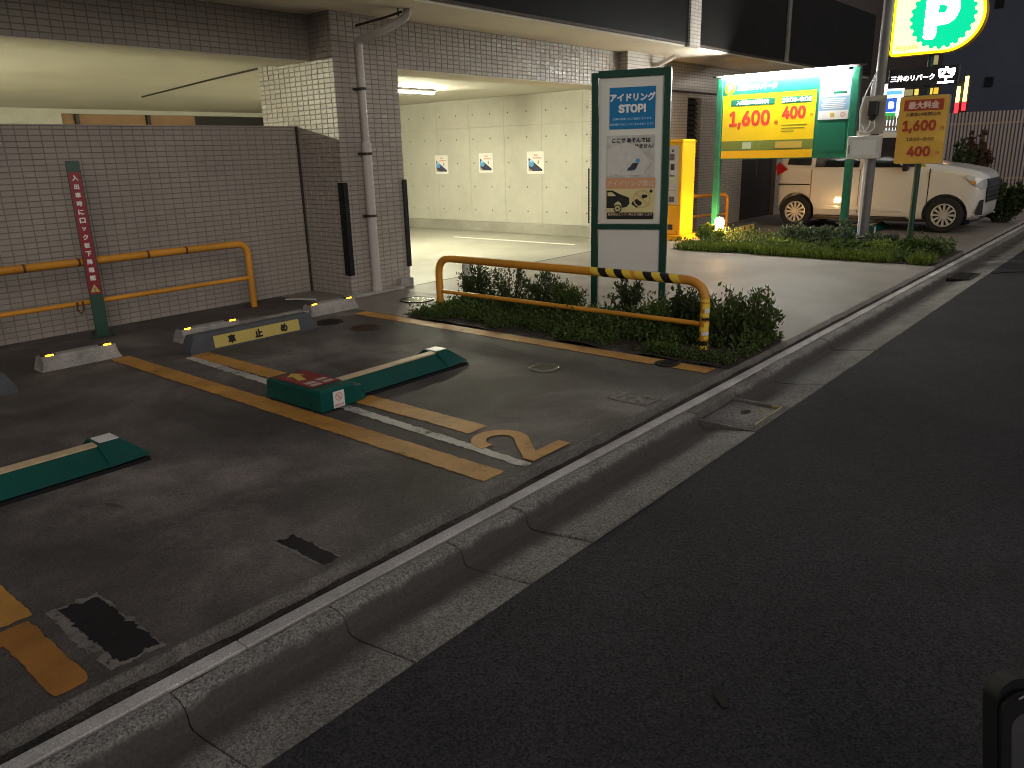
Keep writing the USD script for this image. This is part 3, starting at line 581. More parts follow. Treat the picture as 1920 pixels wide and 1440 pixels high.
for a, b in ((-6, -1.2), (-1.17, 2.4), (2.43, 6.2), (6.23, 11.17), (11.52, 14.86), (15.0, 20.0)): B.part('balcony_panel', bx(a, b, 5.93, 5.97, 2.985, 4.25), 'fascia')
B.part('balcony_post', bx(11.18, 11.51, 5.90, 5.975, 2.93, 4.6), 'facade_tile'); B.part('balcony_post', bx(14.875, 14.985, 5.90, 5.975, 2.96, 4.6), 'pole_grey')
B.part('upper_storeys', bx(-6, 20.0, 7.31, 14.0, 3.052, 11.0), 'facade_tile')
B.part('garage_ceiling', bx(-6, 12.0, 7.45, 16.8, 2.515, 2.93), 'ceiling')
B.part('ceiling_conduit', tube([(5.52, 8.40, 2.505), (5.75, 9.8, 2.505), (6.05, 11.4, 2.505), (6.35, 13.0, 2.505)], 0.012, 8), 'bracket')
# garage side wall of cast concrete panels with tie holes
yj = [7.45, 8.22, 9.12, 10.02, 10.92, 11.82, 12.72, 13.62, 14.52, 15.42, 16.48]; zj = [0.20, 1.98, 2.512]
sw = B.part('garage_side_wall', bx(11.765, 12.0, 7.45, 16.5, -0.05, 2.515), 'joint')
for a, b in zip(yj, yj[1:]):
    for c, d in zip(zj, zj[1:]): B.part('concrete_panel', rbx(11.75, 11.80, a + 0.0012, b - 0.0012, c + 0.0012, d - 0.0012, 0.002), 'wall_concrete', parent=sw)
for y in np.arange(7.67, 13.0, 0.45):
    for z in (0.42, 0.87, 1.32, 1.77, 2.22): B.part('tie_hole', on_x(ext(Point(0, 0).buffer(0.016), 0.002), 11.751, y, z), 'tie_hole', parent=sw)
B.part('wall_plinth', rbx(11.70, 11.77, 7.45, 16.45, 0.0, 0.20, 0.008), 'garage_concrete')
bk = B.part('garage_back_wall', cat_([bx(-6, 6.45, 16.5, 16.8, -0.05, 2.515), bx(6.45, 11.76, 16.5, 16.8, -0.05, 1.5), bx(6.45, 11.76, 16.5, 16.8, 2.43, 2.515)]), 'wall_concrete')
B.part('brown_screen', bx(6.45, 9.2, 16.62, 16.66, 1.5, 2.43), 'brown_board', parent=bk); B.part('dark_opening', bx(9.2, 11.76, 16.62, 16.66, 1.5, 2.43), 'dark_void', parent=bk)
for x in (6.72, 8.12): B.part('mullion', bx(x, x + 0.07, 16.54, 16.62, 1.5, 2.43), 'dark_metal', parent=bk)
B.part('garage_end_wall', bx(-6.2, -6, 7.3, 16.8, -0.05, 2.515), 'wall_concrete')
# downpipe with brackets
dp = B.part('downpipe', cat_([tube(bend([(5.98, 6.35, 3.0), (5.98, 6.35, 2.86), (5.79, 6.55, 2.72), (5.735, 6.855, 2.66), (5.735, 6.855, 2.45)], 0.06), 0.040, 14), cyl((5.735, 6.855, 2.46), (5.735, 6.855, 1.66), 0.038, 18), cyl((5.735, 6.855, 1.66), (5.735, 6.855, 1.62), 0.040, 18, 0.050), cyl((5.735, 6.855, 1.64), (5.735, 6.855, 0.09), 0.052, 20), cyl((5.735, 6.855, 0.0), (5.735, 6.855, 0.09), 0.058, 20)]), 'pipe_paint', smooth=40)
for z, r in ((2.19, 0.040), (1.53, 0.054), (0.87, 0.054)):
    B.part('pipe_clamp', cat_([trimesh.creation.annulus(r_min=r, r_max=r + 0.006, height=0.026, sections=20, transform=trimesh.transformations.translation_matrix([5.735, 6.855, z])), bx(5.66, 5.81, 6.895, 6.92, z - 0.012, z + 0.012), bx(5.675, 5.70, 6.80, 6.90, z - 0.010, z + 0.010)]), 'bracket', parent=dp)
B.part('pipe_hanger', cat_([tube([(5.70, 6.84, 2.80), (5.84, 6.48, 2.86), (5.92, 6.36, 2.90)], 0.012, 6), cyl((5.90, 6.40, 2.86), (5.90, 6.40, 2.95), 0.008, 8)]), 'bracket', parent=dp)
for g in ((5.28, 5.424, 'l'), (6.20, 6.325, 'r')): pass
B.part('corner_guard', cat_([rbx(5.415, 5.428, 6.90, 7.00, 0.235, 1.235, 0.004), rbx(5.415, 5.475, 6.898, 6.917, 0.235, 1.235, 0.004)]), 'rubber')
B.part('corner_guard', cat_([rbx(6.27, 6.335, 6.898, 6.917, 0.235, 1.235, 0.004), rbx(6.322, 6.335, 6.90, 7.0, 0.235, 1.235, 0.004)]), 'rubber')
B.part('corner_guard', rbx(11.725, 11.748, 7.98, 8.08, 0.25, 1.2, 0.004), 'rubber')
B.part('pillar_base_kerb', cat_([rbx(5.30, 6.10, 6.78, 6.92, 0.0, 0.035, 0.008), rbx(6.10, 6.30, 6.84, 6.918, 0.0, 0.11, 0.01)]), 'stop_concrete')
B.part('drain_stub', tube(bend([(11.6, 6.76, 2.78), (11.6, 6.62, 2.78), (11.75, 6.45, 2.88)], 0.05), 0.035, 10), 'pipe_paint')

W = Thing('boundary_wall', 'low tiled wall behind the two parking bays', 'wall', (2.0, 7.66, 0))
wc = W.part('wall_core', bx(-6, 5.424, 7.666, 7.80, -0.05, 1.83), 'grout')
W.part('wall_coping', bx(-6, 5.424, 7.655, 7.81, 1.83, 1.842), 'tile')
put_tiles(W, [(wc, tile_face((-0.6, 7.666, 0.0), (1, 0, 0), UZ, 6.02, 1.83), np.array([0, -1, 0]))])
W.part('corner_seal', bx(5.408, 5.428, 7.64, 7.662, 0.0, 1.84), 'bracket')

def lamp(loc, label, src=[]):
    if src: copy_of(src[0], 'fluorescent_lamp', label, 'lamp', loc, 'garage ceiling lamps'); return
    t = Thing('fluorescent_lamp', label, 'lamp', loc, 'garage ceiling lamps'); src.append(t)
    t.part('housing', rbx(-0.63, 0.63, -0.06, 0.06, 0.0, 0.035, 0.006), 'board_white', local=True)
    t.part('tube', cat_([cyl((-0.60, -0.02, -0.018), (0.60, -0.02, -0.018), 0.016, 10), cyl((-0.60, 0.03, -0.018), (0.60, 0.03, -0.018), 0.016, 10)]), 'tube_light', local=True)
lamp((8.92, 9.62, 2.478), 'lit fluorescent lamp on the garage ceiling right of the pillar')
lamp((2.05, 10.4, 2.478), 'lit fluorescent lamp on the ceiling over the left end of the garage')
lamp((-1.6, 10.4, 2.478), 'lit fluorescent lamp at the far left end of the garage ceiling')

# three posters on the garage wall
def poster(y, z, s, label):
    t = Thing('wall_poster', label, 'poster', (11.745, y, z), 'identical warning posters in the garage'); X = 11.748
    t.part('sheet', on_x(rect(s, s, 0.02, 0.004), X, y, z), 'poster_paper'); X -= 0.0045
    k = s / 0.4
    def P(pts): return ext(affinity.scale(Polygon(pts), k, k, origin=(0, 0)), 0.0012)
    t.part('dark_slope', on_x(P([(-0.16, -0.15), (0.16, -0.15), (0.16, -0.12), (-0.16, 0.09)]), X, y, z), 'poster_navy')
    t.part('blue_disc', on_x(ext(affinity.translate(Point(0, 0).buffer(0.062 * k), -0.095 * k, -0.01 * k), 0.0012), X - 0.002, y, z), 'poster_sky')
    t.part('pale_disc', on_x(ext(affinity.translate(affinity.scale(Point(0, 0).buffer(0.04 * k), 1, 0.6), -0.095 * k, 0.03 * k), 0.0012), X - 0.004, y, z), 'poster_light_blue')
    t.part('brown_corner', on_x(P([(-0.16, -0.15), (-0.06, -0.15), (-0.16, -0.09)]), X - 0.002, y, z), 'poster_tan')
    t.part('small_figure', on_x(P([(0.05, -0.02), (0.085, -0.03), (0.09, 0.03), (0.07, 0.045), (0.055, 0.03)]), X, y, z), 'poster_tan')
    t.part('print_line', on_x(cat_([rect(0.09 * k, 0.028 * k), ]), X, y - 0.01, z + 0.135 * k), 'poster_pink')
    t.part('print_line', on_x(rect(0.20 * k, 0.026 * k), X, y - 0.04 * k, z + 0.085 * k), 'poster_pink')
poster(11.72, 1.30, 0.37, 'small square blue and white warning poster farthest from the notice board')
poster(10.50, 1.32, 0.37, 'small square blue and white warning poster in the middle of three')
poster(9.27, 1.31, 0.40, 'small square blue and white warning poster nearest the notice board')

# ------------------------------------------------------------------ guard rails
def rail_path(a, b, h, r): return bend([(a[0], a[1], -0.05), (a[0], a[1], h), (b[0], b[1], h), (b[0], b[1], -0.05)], r)
gr = Thing('guard_rail', 'orange pipe guard rail in front of the shrubs, striped tape at one end', 'guard rail', (5.40, 4.08, 0))
gr.part('top_pipe', tube(rail_path((5.40, 5.50), (5.40, 2.64), 0.53, 0.17), 0.036, 16), 'yellow_steel', smooth=True)
gr.part('middle_pipe', cyl((5.40, 5.47, 0.20), (5.40, 2.67, 0.20), 0.020, 12), 'yellow_steel', smooth=40)
def tape(y0, y1, skew, m):
    n = 12; V, F = [], []
    for i in range(n + 1):
        a = 2 * math.pi * i / n; c, s = math.cos(a), math.sin(a)
        for y in (y0, y1): V.append((5.40 + 0.0375 * c, y + skew * s, 0.53 + 0.0375 * s))
    for i in range(n): F += [(2 * i, 2 * i + 1, 2 * i + 3), (2 * i, 2 * i + 3, 2 * i + 2)]
    return trimesh.Trimesh(V, F, process=False)
y = 3.665
for i in range(11):
    w = 0.078
    if i == 5: y -= 0.04; continue
    gr.part('yellow_tape' if i % 2 == 0 else 'black_tape', tape(y, y - w, 0.03, None), 'tape_yellow' if i % 2 == 0 else 'tape_black', smooth=True); y -= w
for i in range(11):
    z = 0.40 - i * 0.036; a0, a1 = 145 + 30 * ((i * 7) % 3), 262 + 22 * ((i * 5) % 3); h = 0.022 + 0.006 * ((i * 3) % 4)
    g = [(5.40 + 0.0378 * math.cos(a), 2.64 + 0.0378 * math.sin(a), zz) for k, a in enumerate(np.radians(np.linspace(a0, a1, 10))) for zz in (z - h + 0.006 * math.sin(k * 2.3 + i), z + 0.004 * math.sin(k * 1.7 + 2 * i))]
    gr.part('torn_tape', trimesh.Trimesh(g, [f for k in range(9) for f in ((2 * k, 2 * k + 2, 2 * k + 3), (2 * k, 2 * k + 3, 2 * k + 1))], process=False), ('tape_yellow', 'tape_yellow', 'panel_white', 'tape_yellow', 'tape_black')[i % 5])
wr = Thing('guard_rail', 'yellow pipe guard rail along the tiled wall', 'guard rail', (2.5, 7.37, 0))
wr.part('top_pipe', tube(rail_path((4.47, 7.37), (0.9, 7.37), 0.67, 0.13), 0.034, 14), 'yellow_steel', smooth=True)
wr.part('middle_pipe', cyl((4.45, 7.37, 0.31), (0.92, 7.37, 0.31), 0.022, 12), 'yellow_steel', smooth=40)
for x in (2.36, 2.80, 3.42, 3.80): wr.part('rust_ring', trimesh.creation.annulus(r_min=0.0342, r_max=0.0355, height=0.02, sections=16, transform=trimesh.transformations.translation_matrix([x, 7.37, 0.67]) @ trimesh.transformations.rotation_matrix(math.pi / 2, [0, 1, 0])), 'rust')
wr.part('wire_hook', tube([(2.72, 7.34, 0.33), (2.71, 7.335, 0.26), (2.74, 7.335, 0.22), (2.765, 7.335, 0.26), (2.765, 7.34, 0.33)], 0.008, 6), 'rust')
wr.part('floor_bolt', cyl((4.40, 7.36, 0.0), (4.40, 7.36, 0.03), 0.018, 8), 'bracket')
fr = Thing('guard_rail', 'short yellow pipe guard rail behind the price board', 'guard rail', (14.0, 6.7, 0))
fr.part('top_pipe', tube(rail_path((13.9, 6.45), (12.7, 6.95), 0.66, 0.12), 0.034, 12), 'yellow_steel', smooth=True)
fr.part('middle_pipe', cyl((13.88, 6.46, 0.3), (12.72, 6.94, 0.3), 0.022, 10), 'yellow_steel')

# ------------------------------------------------------------------ notice stand
nA, nB = np.array([6.05, 4.12, 0]), np.array([6.305, 3.49, 0]); ud = (nB - nA) / np.linalg.norm(nB - nA); nn = np.cross(ud, [0, 0, 1.0]); NW = np.linalg.norm(nB - nA)
ns = Thing('notice_stand', 'tall green framed white notice stand with three notices', 'notice board', (nA + nB) / 2)
def nbox(u0, u1, z0, z1, d0, d1, r=0.004):
    m = rbx(u0, u1, z0, z1, d0, d1, r); return place(m, nA, ud, (0, 0, 1))
ns.part('post', nbox(-0.005, 0.055, -0.05, 2.145, -0.03, 0.03), 'sign_green'); ns.part('post', nbox(NW - 0.055, NW + 0.005, -0.05, 2.165, -0.03, 0.03), 'sign_green')
ns.part('top_bar', nbox(0.055, NW - 0.055, 2.10, 2.16, -0.028, 0.028), 'sign_green'); ns.part('cross_bar', nbox(0.055, NW - 0.055, 0.805, 0.85, -0.028, 0.028), 'sign_green')
ns.part('panel', nbox(0.057, NW - 0.057, 0.852, 2.098, -0.012, 0.012), 'panel_white'); ns.part('lower_panel', nbox(0.057, NW - 0.057, 0.42, 0.803, -0.012, 0.012), 'panel_white')
def nplace(mesh, u, z, d=0.013): return place(mesh, nA + ud * u + nn * d + [0, 0, z], ud, (0, 0, 1))
C = NW / 2
n1 = ns.part('blue_notice', nplace(rect(0.40, 0.345, 0, 0.003), C + 0.015, 1.845), 'poster_blue')
ns.part('lettering', nplace(text('アイドリング', 0.068, 3), C + 0.015, 1.935, 0.0165), 'white_print', parent=n1)
ns.part('lettering', nplace(text('STOP!', 0.070, 4), C + 0.015, 1.842, 0.0165), 'white_print', parent=n1)
ns.part('lettering', nplace(text('近隣の皆様へのご迷惑となります', 0.021, 1, stretch=1.05, simp=0.8), C + 0.015, 1.757, 0.0165), 'poster_light_blue', parent=n1)
ns.part('lettering', nplace(text('駐車場内ではエンジンをお止めください', 0.021, 1, stretch=1.0, simp=0.8), C + 0.015, 1.712, 0.0165), 'poster_light_blue', parent=n1)
n2 = ns.part('torn_notice', nplace(rect(0.42, 0.36, 0, 0.003), C + 0.005, 1.440), 'poster_grey')
ns.part('lettering', nplace(text('ここで あそんでは', 0.040, 3), C + 0.01, 1.578, 0.0165), 'black_print', parent=n2)
ns.part('lettering', nplace(text('いけません!', 0.036, 2), C + 0.105, 1.527, 0.0165), 'black_print', parent=n2)
ns.part('torn_paper', nplace(ext(jag(Polygon([(-0.20, -0.16), (0.12, -0.16), (0.19, -0.05), (0.10, 0.05), (0.085, 0.078), (0.0, 0.112), (-0.03, 0.128), (-0.20, 0.07)]), 0.02, 0.004, 3), 0.0012), C + 0.0, 1.440, 0.018), 'poster_tear', parent=n2)
ns.part('picture_scrap', nplace(ext(jag(Polygon([(-0.02, -0.12), (0.045, -0.12), (0.085, -0.055), (0.03, -0.055), (0.0, -0.09)]), 0.012, 0.003, 5), 0.001), C, 1.440, 0.0205), 'poster_navy', parent=n2)
ns.part('picture_scrap', nplace(ext(jag(Polygon([(0.05, -0.05), (0.09, -0.05), (0.09, -0.02), (0.06, -0.02)]), 0.012, 0.002, 6), 0.001), C, 1.440, 0.0205), 'poster_sky', parent=n2)
n3 = ns.part('idling_ban_notice', nplace(rect(0.44, 0.365, 0.012, 0.003), C + 0.01, 1.075), 'poster_yellow')
ns.part('heading_band', nplace(rect(0.44, 0.093, 0.006, 0.0012), C + 0.01, 1.211, 0.0165), 'poster_orange', parent=n3)
ns.part('lettering', nplace(text('アイドリング禁止', 0.054, 2), C + 0.01, 1.211, 0.0182), 'poster_peach', parent=n3)
carp = Polygon([(-0.215, -0.09), (-0.215, 0.065), (-0.16, 0.065), (-0.09, 0.03), (-0.04, 0.012), (-0.01, 0.0), (-0.005, -0.05), (-0.03, -0.08), (-0.075, -0.09), (-0.082, -0.05), (-0.11, -0.03), (-0.14, -0.05), (-0.148, -0.09)])
carp = carp.difference(Polygon([(-0.205, 0.015), (-0.205, 0.05), (-0.165, 0.048), (-0.125, 0.015)]))
whl = Point(-0.113, -0.095).buffer(0.036); ns.part('car_picture', nplace(ext(union_all([carp, whl.difference(Point(-0.113, -0.095).buffer(0.026)), Point(-0.113, -0.095).buffer(0.010)]), 0.0012), C + 0.01, 1.085, 0.0165), 'black_print', parent=n3)
ns.part('exhaust_picture', nplace(ext(union_all([Point(x, y).buffer(r) for x, y, r in ((0.035, -0.05, 0.020), (0.06, -0.035, 0.022), (0.085, -0.05, 0.02), (0.06, -0.068, 0.020), (0.12, 0.01, 0.018), (0.14, 0.012, 0.014), (0.185, 0.055, 0.014))]), 0.0012), C + 0.01, 1.085, 0.0165), 'black_print', parent=n3)
ns.part('ban_ring', nplace(ext(union_all([Point(0.105, -0.01).buffer(0.078).difference(Point(0.105, -0.01).buffer(0.068)), LineString([(0.05, 0.045), (0.16, -0.065)]).buffer(0.006)]), 0.001), C + 0.01, 1.085, 0.0192), 'poster_ring', parent=n3)
ns.part('footer_band', nplace(rect(0.42, 0.058, 0.008, 0.0012), C + 0.01, 0.926, 0.0165), 'black_print', parent=n3)
ns.part('lettering', nplace(text('駐車時はエンジン停止をお願いします', 0.023, 1, simp=0.8), C + 0.01, 0.938, 0.0182), 'poster_peach', parent=n3)

# ------------------------------------------------------------------ red and green warning post by the wall
wp = Thing('warning_post', 'green post with a red strip of white lettering in front of the tiled wall', 'post', (2.885, 7.33, 0))
pu = np.array([2.941 - 2.829, 7.26 - 7.352, 0]); pu /= np.linalg.norm(pu)
pu = np.array([0.93, -0.37, 0]); pn = np.cross(pu, UZ)
def wpx(u0, u1, z0, z1, d0, d1, r=0.004): return place(rbx(u0, u1, z0, z1, d0, d1, r), (2.885, 7.33, 0), pu, UZ)
wp.part('post', wpx(-0.055, 0.055, 0.0, 1.53, -0.055, 0.045), 'sign_green'); wp.part('base_plate', wpx(-0.10, 0.10, 0.0, 0.012, -0.09, 0.09), 'sign_green')
rs = wp.part('red_strip', place(rect(0.094, 1.05, 0, 0.003), np.array([2.885, 7.33, 0.91]) + pn * 0.046, pu, UZ), 'post_red')
for i, ch in enumerate('入出車時にロック板下降確認'):
    z = 1.388 - i * 0.0715
    wp.part('character', place(text(ch, 0.046 if ch != 'ッ' else 0.032, 3), np.array([2.885, 7.33, z]) + pn * 0.0495, pu, UZ), 'white_print', parent=rs)
wp.part('warning_triangle', place(ext(Polygon([(-0.032, -0.028), (0.032, -0.028), (0, 0.032)]).buffer(0.004), 0.0015), np.array([2.885, 7.33, 0.435]) + pn * 0.0495, pu, UZ), 'stop_label', parent=rs)
wp.part('triangle_mark', place(cat_([rect(0.007, 0.026), place(rect(0.007, 0.006), (0, -0.021, 0), (1, 0, 0), (0, 1, 0))]), np.array([2.885, 7.33, 0.432]) + pn * 0.0515, pu, UZ), 'black_print', parent=rs)
for x, y in ((-0.08, 0.06), (-0.08, -0.07), (0.08, -0.07)): wp.part('anchor_bolt', cyl(np.array([2.885, 7.33, 0.012]) + pu * x + pn * -y, np.array([2.885, 7.33, 0.03]) + pu * x + pn * -y, 0.012, 6), 'bracket')

# ------------------------------------------------------------------ wheel stops
def stop_mesh():
    M = prism([(-0.085, 0.0), (-0.075, 0.055), (-0.045, 0.108), (0.05, 0.108), (0.085, 0.0)], 'x', -0.30, 0.30)
    v = M.vertices; e = np.abs(v[:, 0]) > 0.29; v[e & (v[:, 2] > 0.05), 0] *= 0.92
    return M
WS = []
def wheel_stop(x, y, label, half=False):
    if WS: copy_of(WS[0], 'wheel_stop', label, 'wheel stop', (x, y, 0), 'concrete wheel stops'); return
    t = Thing('wheel_stop', label, 'wheel stop', (x, y, 0), 'concrete wheel stops'); WS.append(t)
    t.part('body', stop_mesh(), 'stop_concrete', local=True); t.part('middle_groove', prism([(-0.088, 0.01), (-0.078, 0.057), (-0.047, 0.110), (0.03, 0.110), (0.03, 0.10), (-0.04, 0.10), (-0.07, 0.05)], 'x', -0.012, 0.012), 'stop_concrete', local=True)
    for k in (-0.215, 0.215):
        r = t.part('reflector_mount', rbx(k - 0.05, k + 0.05, -0.035, 0.02, 0.100, 0.116, 0.004), 'dark_metal', local=True)
        t.part('emissive_reflector', rbx(k - 0.030, k + 0.030, -0.046, -0.0355, 0.103, 0.119, 0.003), 'amber', local=True, parent=r)  # passive reflector, its glint put in as emission
wheel_stop(2.32, 6.44, 'pale concrete wheel stop with two amber reflectors given a painted glow left of the green post')
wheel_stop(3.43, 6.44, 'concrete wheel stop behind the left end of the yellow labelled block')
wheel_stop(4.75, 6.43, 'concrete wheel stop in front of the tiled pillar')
solo('low_kerb', rbx(3.74, 4.45, 6.36, 6.50, -0.02, 0.07, 0.01), 'stop_concrete', 'low grey kerb between two wheel stops behind the labelled block', 'kerb')
def block(x, y, label, src=[]):
    if src: copy_of(src[0], 'parking_block', label, 'wheel stop', (x, y, 0), 'grey parking blocks with yellow plates'); return
    t = Thing('parking_block', label, 'wheel stop', (x, y, 0), 'grey parking blocks with yellow plates'); src.append(t)
    t.part('body', hull([(a * (0.615 - (0.05 if z > 0.1 else 0)), b, z) for a in (-1, 1) for (b, z) in ((-0.09, 0), (-0.07, 0.13), (0.07, 0.13), (0.09, 0.0), (-0.085, 0.04), (0.04, 0.145), (-0.05, 0.145))]), 'stop_grey', local=True)
    d = np.array([0, 0.02, 0.13]); d /= np.linalg.norm(d)
    def fp(mesh, u, k, e): return place(mesh, np.array([u, -0.083, 0.05]) + d * k + np.array([0, -1, 0.15]) * e, (1, 0, 0), d)
    pl = t.part('yellow_plate', fp(rect(0.83, 0.10, 0.004, 0.004), 0.01, 0.016, 0.002), 'stop_label', local=True)
    for ch, u in (('車', -0.245), ('止', 0.01), ('め', 0.265)): t.part('character', fp(text(ch, 0.072, 4), u, 0.016, 0.0075), 'black_print', local=True, parent=pl)
block(3.58, 5.99, 'long grey wheel block with a yellow plate of black characters in bay two')
block(1.10, 6.02, 'grey wheel block cut off by the left edge of the photograph')
block(13.75, 6.10, 'distant grey wheel block with a yellow plate beyond the bollard lamp')

# ------------------------------------------------------------------ flap lock devices
LK = []
def lock_device(x, y, label, rotz=0.0):
    if LK: copy_of(LK[0], 'lock_device', label, 'parking lock', (x, y, 0), 'green flap lock devices', rotz); return
    t = Thing('lock_device', label, 'parking lock', (x, y, 0), 'green flap lock devices'); LK.append(t)
    P = lambda *a, **k: t.part(*a, local=True, **k)
    bb = P('drive_box', hull([(a, b, z) for a in (0.0, 0.27) for b in (-0.02, 0.56) for z in (0.012,)] + [(a, b, 0.125) for a in (0.004, 0.266) for b in (-0.012, 0.552)] + [(a, b, 0.140) for a in (0.018, 0.25) for b in (0.004, 0.538)]), 'plate_green')
    P('red_label', place(rect(0.225, 0.40, 0, 0.003), (0.138, 0.30, 0.1405), (1, 0, 0), (0, 1, 0)), 'label_red', parent=bb)
    arr = Polygon([(-0.10, 0.03), (0.02, 0.03), (0.02, 0.07), (0.10, 0.0), (0.02, -0.07), (0.02, -0.03), (-0.10, -0.03)])
    P('arrow', place(ext(affinity.scale(arr, 1.0, 0.85), 0.001), (0.125, 0.39, 0.144), (0.25, 1, 0), (-1, 0.25, 0)), 'label_arrow', parent=bb)
    for (a, b) in ((0.09, 0.20), (0.19, 0.22), (0.09, 0.14), (0.19, 0.15)): P('label_text', place(rect(0.075, 0.042, 0, 0.001), (a, b, 0.144), (1, 0, 0), (0, 1, 0)), 'label_pale', parent=bb)
    # sticker on the end face towards the street
    sk = P('sticker', on_y(rect(0.085, 0.105, 0, 0.002), 0.135, -0.0205, 0.068), 'poster_paper', parent=bb)
    P('ban_mark', on_y(cat_([ext(union_all([Point(0, 0.016).buffer(0.027).difference(Point(0, 0.016).buffer(0.021)), LineString([(-0.018, 0.034), (0.018, -0.002)]).buffer(0.0035), sbox(-0.005, 0.0, 0.006, 0.026)]), 0.0012)]), 0.135, -0.0232, 0.068), 'poster_pink', parent=bb)
    P('sticker_text', on_y(text('接触注意', 0.018, 1), 0.135, -0.0232, 0.032), 'poster_pink', parent=bb)
    P('hinge_block', hull([(a, b, z) for a in (0.27, 0.36) for (b, z) in ((0.0, 0.012), (0.02, 0.10), (0.30, 0.11), (0.45, 0.012))]), 'plate_green')
    P('plate', hull([(a, b, z) for a in (0.36, 1.20) for (b, z) in ((0.050, 0.024), (0.185, 0.112), (0.215, 0.114), (0.40, 0.020), (0.060, 0.018))]), 'plate_green')
    P('ridge_strip', hull([(a, b, z) for a in (0.30, 1.17) for (b, z) in ((0.172, 0.116), (0.230, 0.119), (0.230, 0.108), (0.172, 0.106))]), 'plate_cream')
    P('end_cap', hull([(1.17, 0.045, 0.024), (1.17, 0.17, 0.120), (1.17, 0.30, 0.120), (1.17, 0.46, 0.012), (1.385, 0.06, 0.026), (1.385, 0.44, 0.012), (1.29, 0.17, 0.118), (1.29, 0.30, 0.120), (1.385, 0.07, 0.03)]), 'plate_green')
    P('cap_plate', hull([(a, b, z) for a in (1.185, 1.285) for b in (0.18, 0.29) for z in (0.119, 0.123)]), 'plate_white')
    P('shadow_skirt', bx(0.02, 1.37, 0.040, 0.42, 0.0, 0.0165), 'tape_black')  # black rubber skirt, also painting in the shadow gap below the flap
lock_device(2.665, 3.81, 'green flap lock with a red topped drive box in bay two')
lock_device(0.300, 3.885, 'green flap lock in bay one cut off at the left')
lock_device(12.62, 4.15, 'green lock device half hidden by the far planter')
lock_device(14.20, 3.95, 'green lock device under the side of the white van', 0.0)

# ------------------------------------------------------------------ bollard in the near planter
bo = Thing('planter_bollard', 'short round post, white above and black below, behind the guard rail', 'bollard', (6.0, 5.68, 0))
bo.part('black_base', cyl((6, 5.68, -0.05), (6, 5.68, 0.26), 0.058, 20), 'rubber', smooth=40); bo.part('white_top', cyl((6, 5.68, 0.26), (6, 5.68, 0.385), 0.056, 20), 'panel_white', smooth=40)
bo.part('cap', cyl((6, 5.68, 0.385), (6, 5.68, 0.40), 0.050, 20, 0.04), 'panel_white', smooth=40)

# ------------------------------------------------------------------ big price board
pb = Thing('price_board', 'lit green price board with yellow fields and a light bar on top', 'price board', (12.45, 4.9, 0)); X = 12.42
pb.part('post', rbx(12.40, 12.50, 3.82, 3.92, -0.05, 2.56, 0.006), 'board_darkgreen'); pb.part('post', rbx(12.40, 12.50, 5.93, 6.03, -0.05, 2.55, 0.006), 'board_darkgreen')
pb.part('back_panel', rbx(12.425, 12.49, 3.92, 5.93, 1.30, 2.53, 0.004), 'board_darkgreen')
pb.part('light_hood', place(rbx(-1.10, 1.10, -0.012, 0.012, -0.10, 0.06, 0.004), (12.40, 4.925, 2.575), (0, -1, 0), (0, 0, 1)), 'meter_grey')
pb.part('light_bar', cat_([cyl((12.325, 3.97, 2.540), (12.325, 5.90, 2.540), 0.016, 10)]), 'bar_light')
for y in (3.74, 6.10): pb.part('bracket_arm', cyl((12.40, y, 2.578), (12.40, 4.9 + (y - 4.9) * 0.9, 2.578), 0.014, 8), 'bracket')
YC = (5.92 + 4.42) / 2
hd = pb.part('header_field', on_x(rect(1.49, 0.21, 0, 0.004), 12.424, 5.17, 2.395), 'board_green')
pb.part('round_emblem', on_x(ext(Point(0, 0).buffer(0.088), 0.002), 12.4195, 5.81, 2.39), 'board_yellow', parent=hd); pb.part('emblem_letter', on_x(text('P', 0.10, 4), 12.4170, 5.80, 2.39), 'white_print', parent=hd)
pb.part('lettering', on_x(text('三井のリパーク', 0.10, 4), 12.4195, 5.36, 2.39), 'white_print', parent=hd)
yf = pb.part('yellow_field', on_x(rect(1.49, 0.70, 0, 0.004), 12.424, 5.17, 1.935), 'board_yellow')
g1 = pb.part('green_label', on_x(rect(0.72, 0.10, 0, 0.002), 12.4195, 5.42, 2.165), 'board_green', parent=yf)
pb.part('lettering', on_x(text('入庫後24時間以内', 0.068, 3), 12.4170, 5.42, 2.165), 'white_print', parent=yf)
pb.part('green_label', on_x(rect(0.46, 0.10, 0, 0.002), 12.4195, 4.72, 2.165), 'board_green', parent=yf)
pb.part('lettering', on_x(text('18:00~8:00', 0.066, 3), 12.4170, 4.72, 2.165), 'white_print', parent=yf)
pb.part('price', on_x(text('1,600', 0.285, 3, stretch=0.85), 12.4195, 5.46, 1.90), 'red_print', parent=yf); pb.part('price', on_x(text('円', 0.06, 1), 12.4195, 5.02, 1.84), 'red_print', parent=yf)
pb.part('price', on_x(text('400', 0.19, 4, stretch=0.85), 12.4195, 4.75, 1.98), 'red_print', parent=yf); pb.part('price', on_x(text('円', 0.04, 1), 12.4195, 4.48, 1.93), 'red_print', parent=yf)
for i, w in enumerate((0.40, 0.36, 0.20)): pb.part('fine_print', on_x(rect(w, 0.012, 0, 0.001), 12.4192, 4.73 + (0.40 - w) / 2, 1.80 - i * 0.045), 'board_olive', parent=yf)
pb.part('condition_field', on_x(rect(1.49, 0.145, 0, 0.004), 12.424, 5.17, 1.51), 'board_olive'); pb.part('pale_patch', on_x(rect(0.15, 0.10, 0, 0.002), 12.4195, 5.48, 1.51), 'board_pale', label='pale square in the olive field'); pb.part('pale_patch', on_x(rect(0.42, 0.10, 0, 0.002), 12.4195, 4.80, 1.51), 'label_arrow', label='dull yellow field right of the olive one')
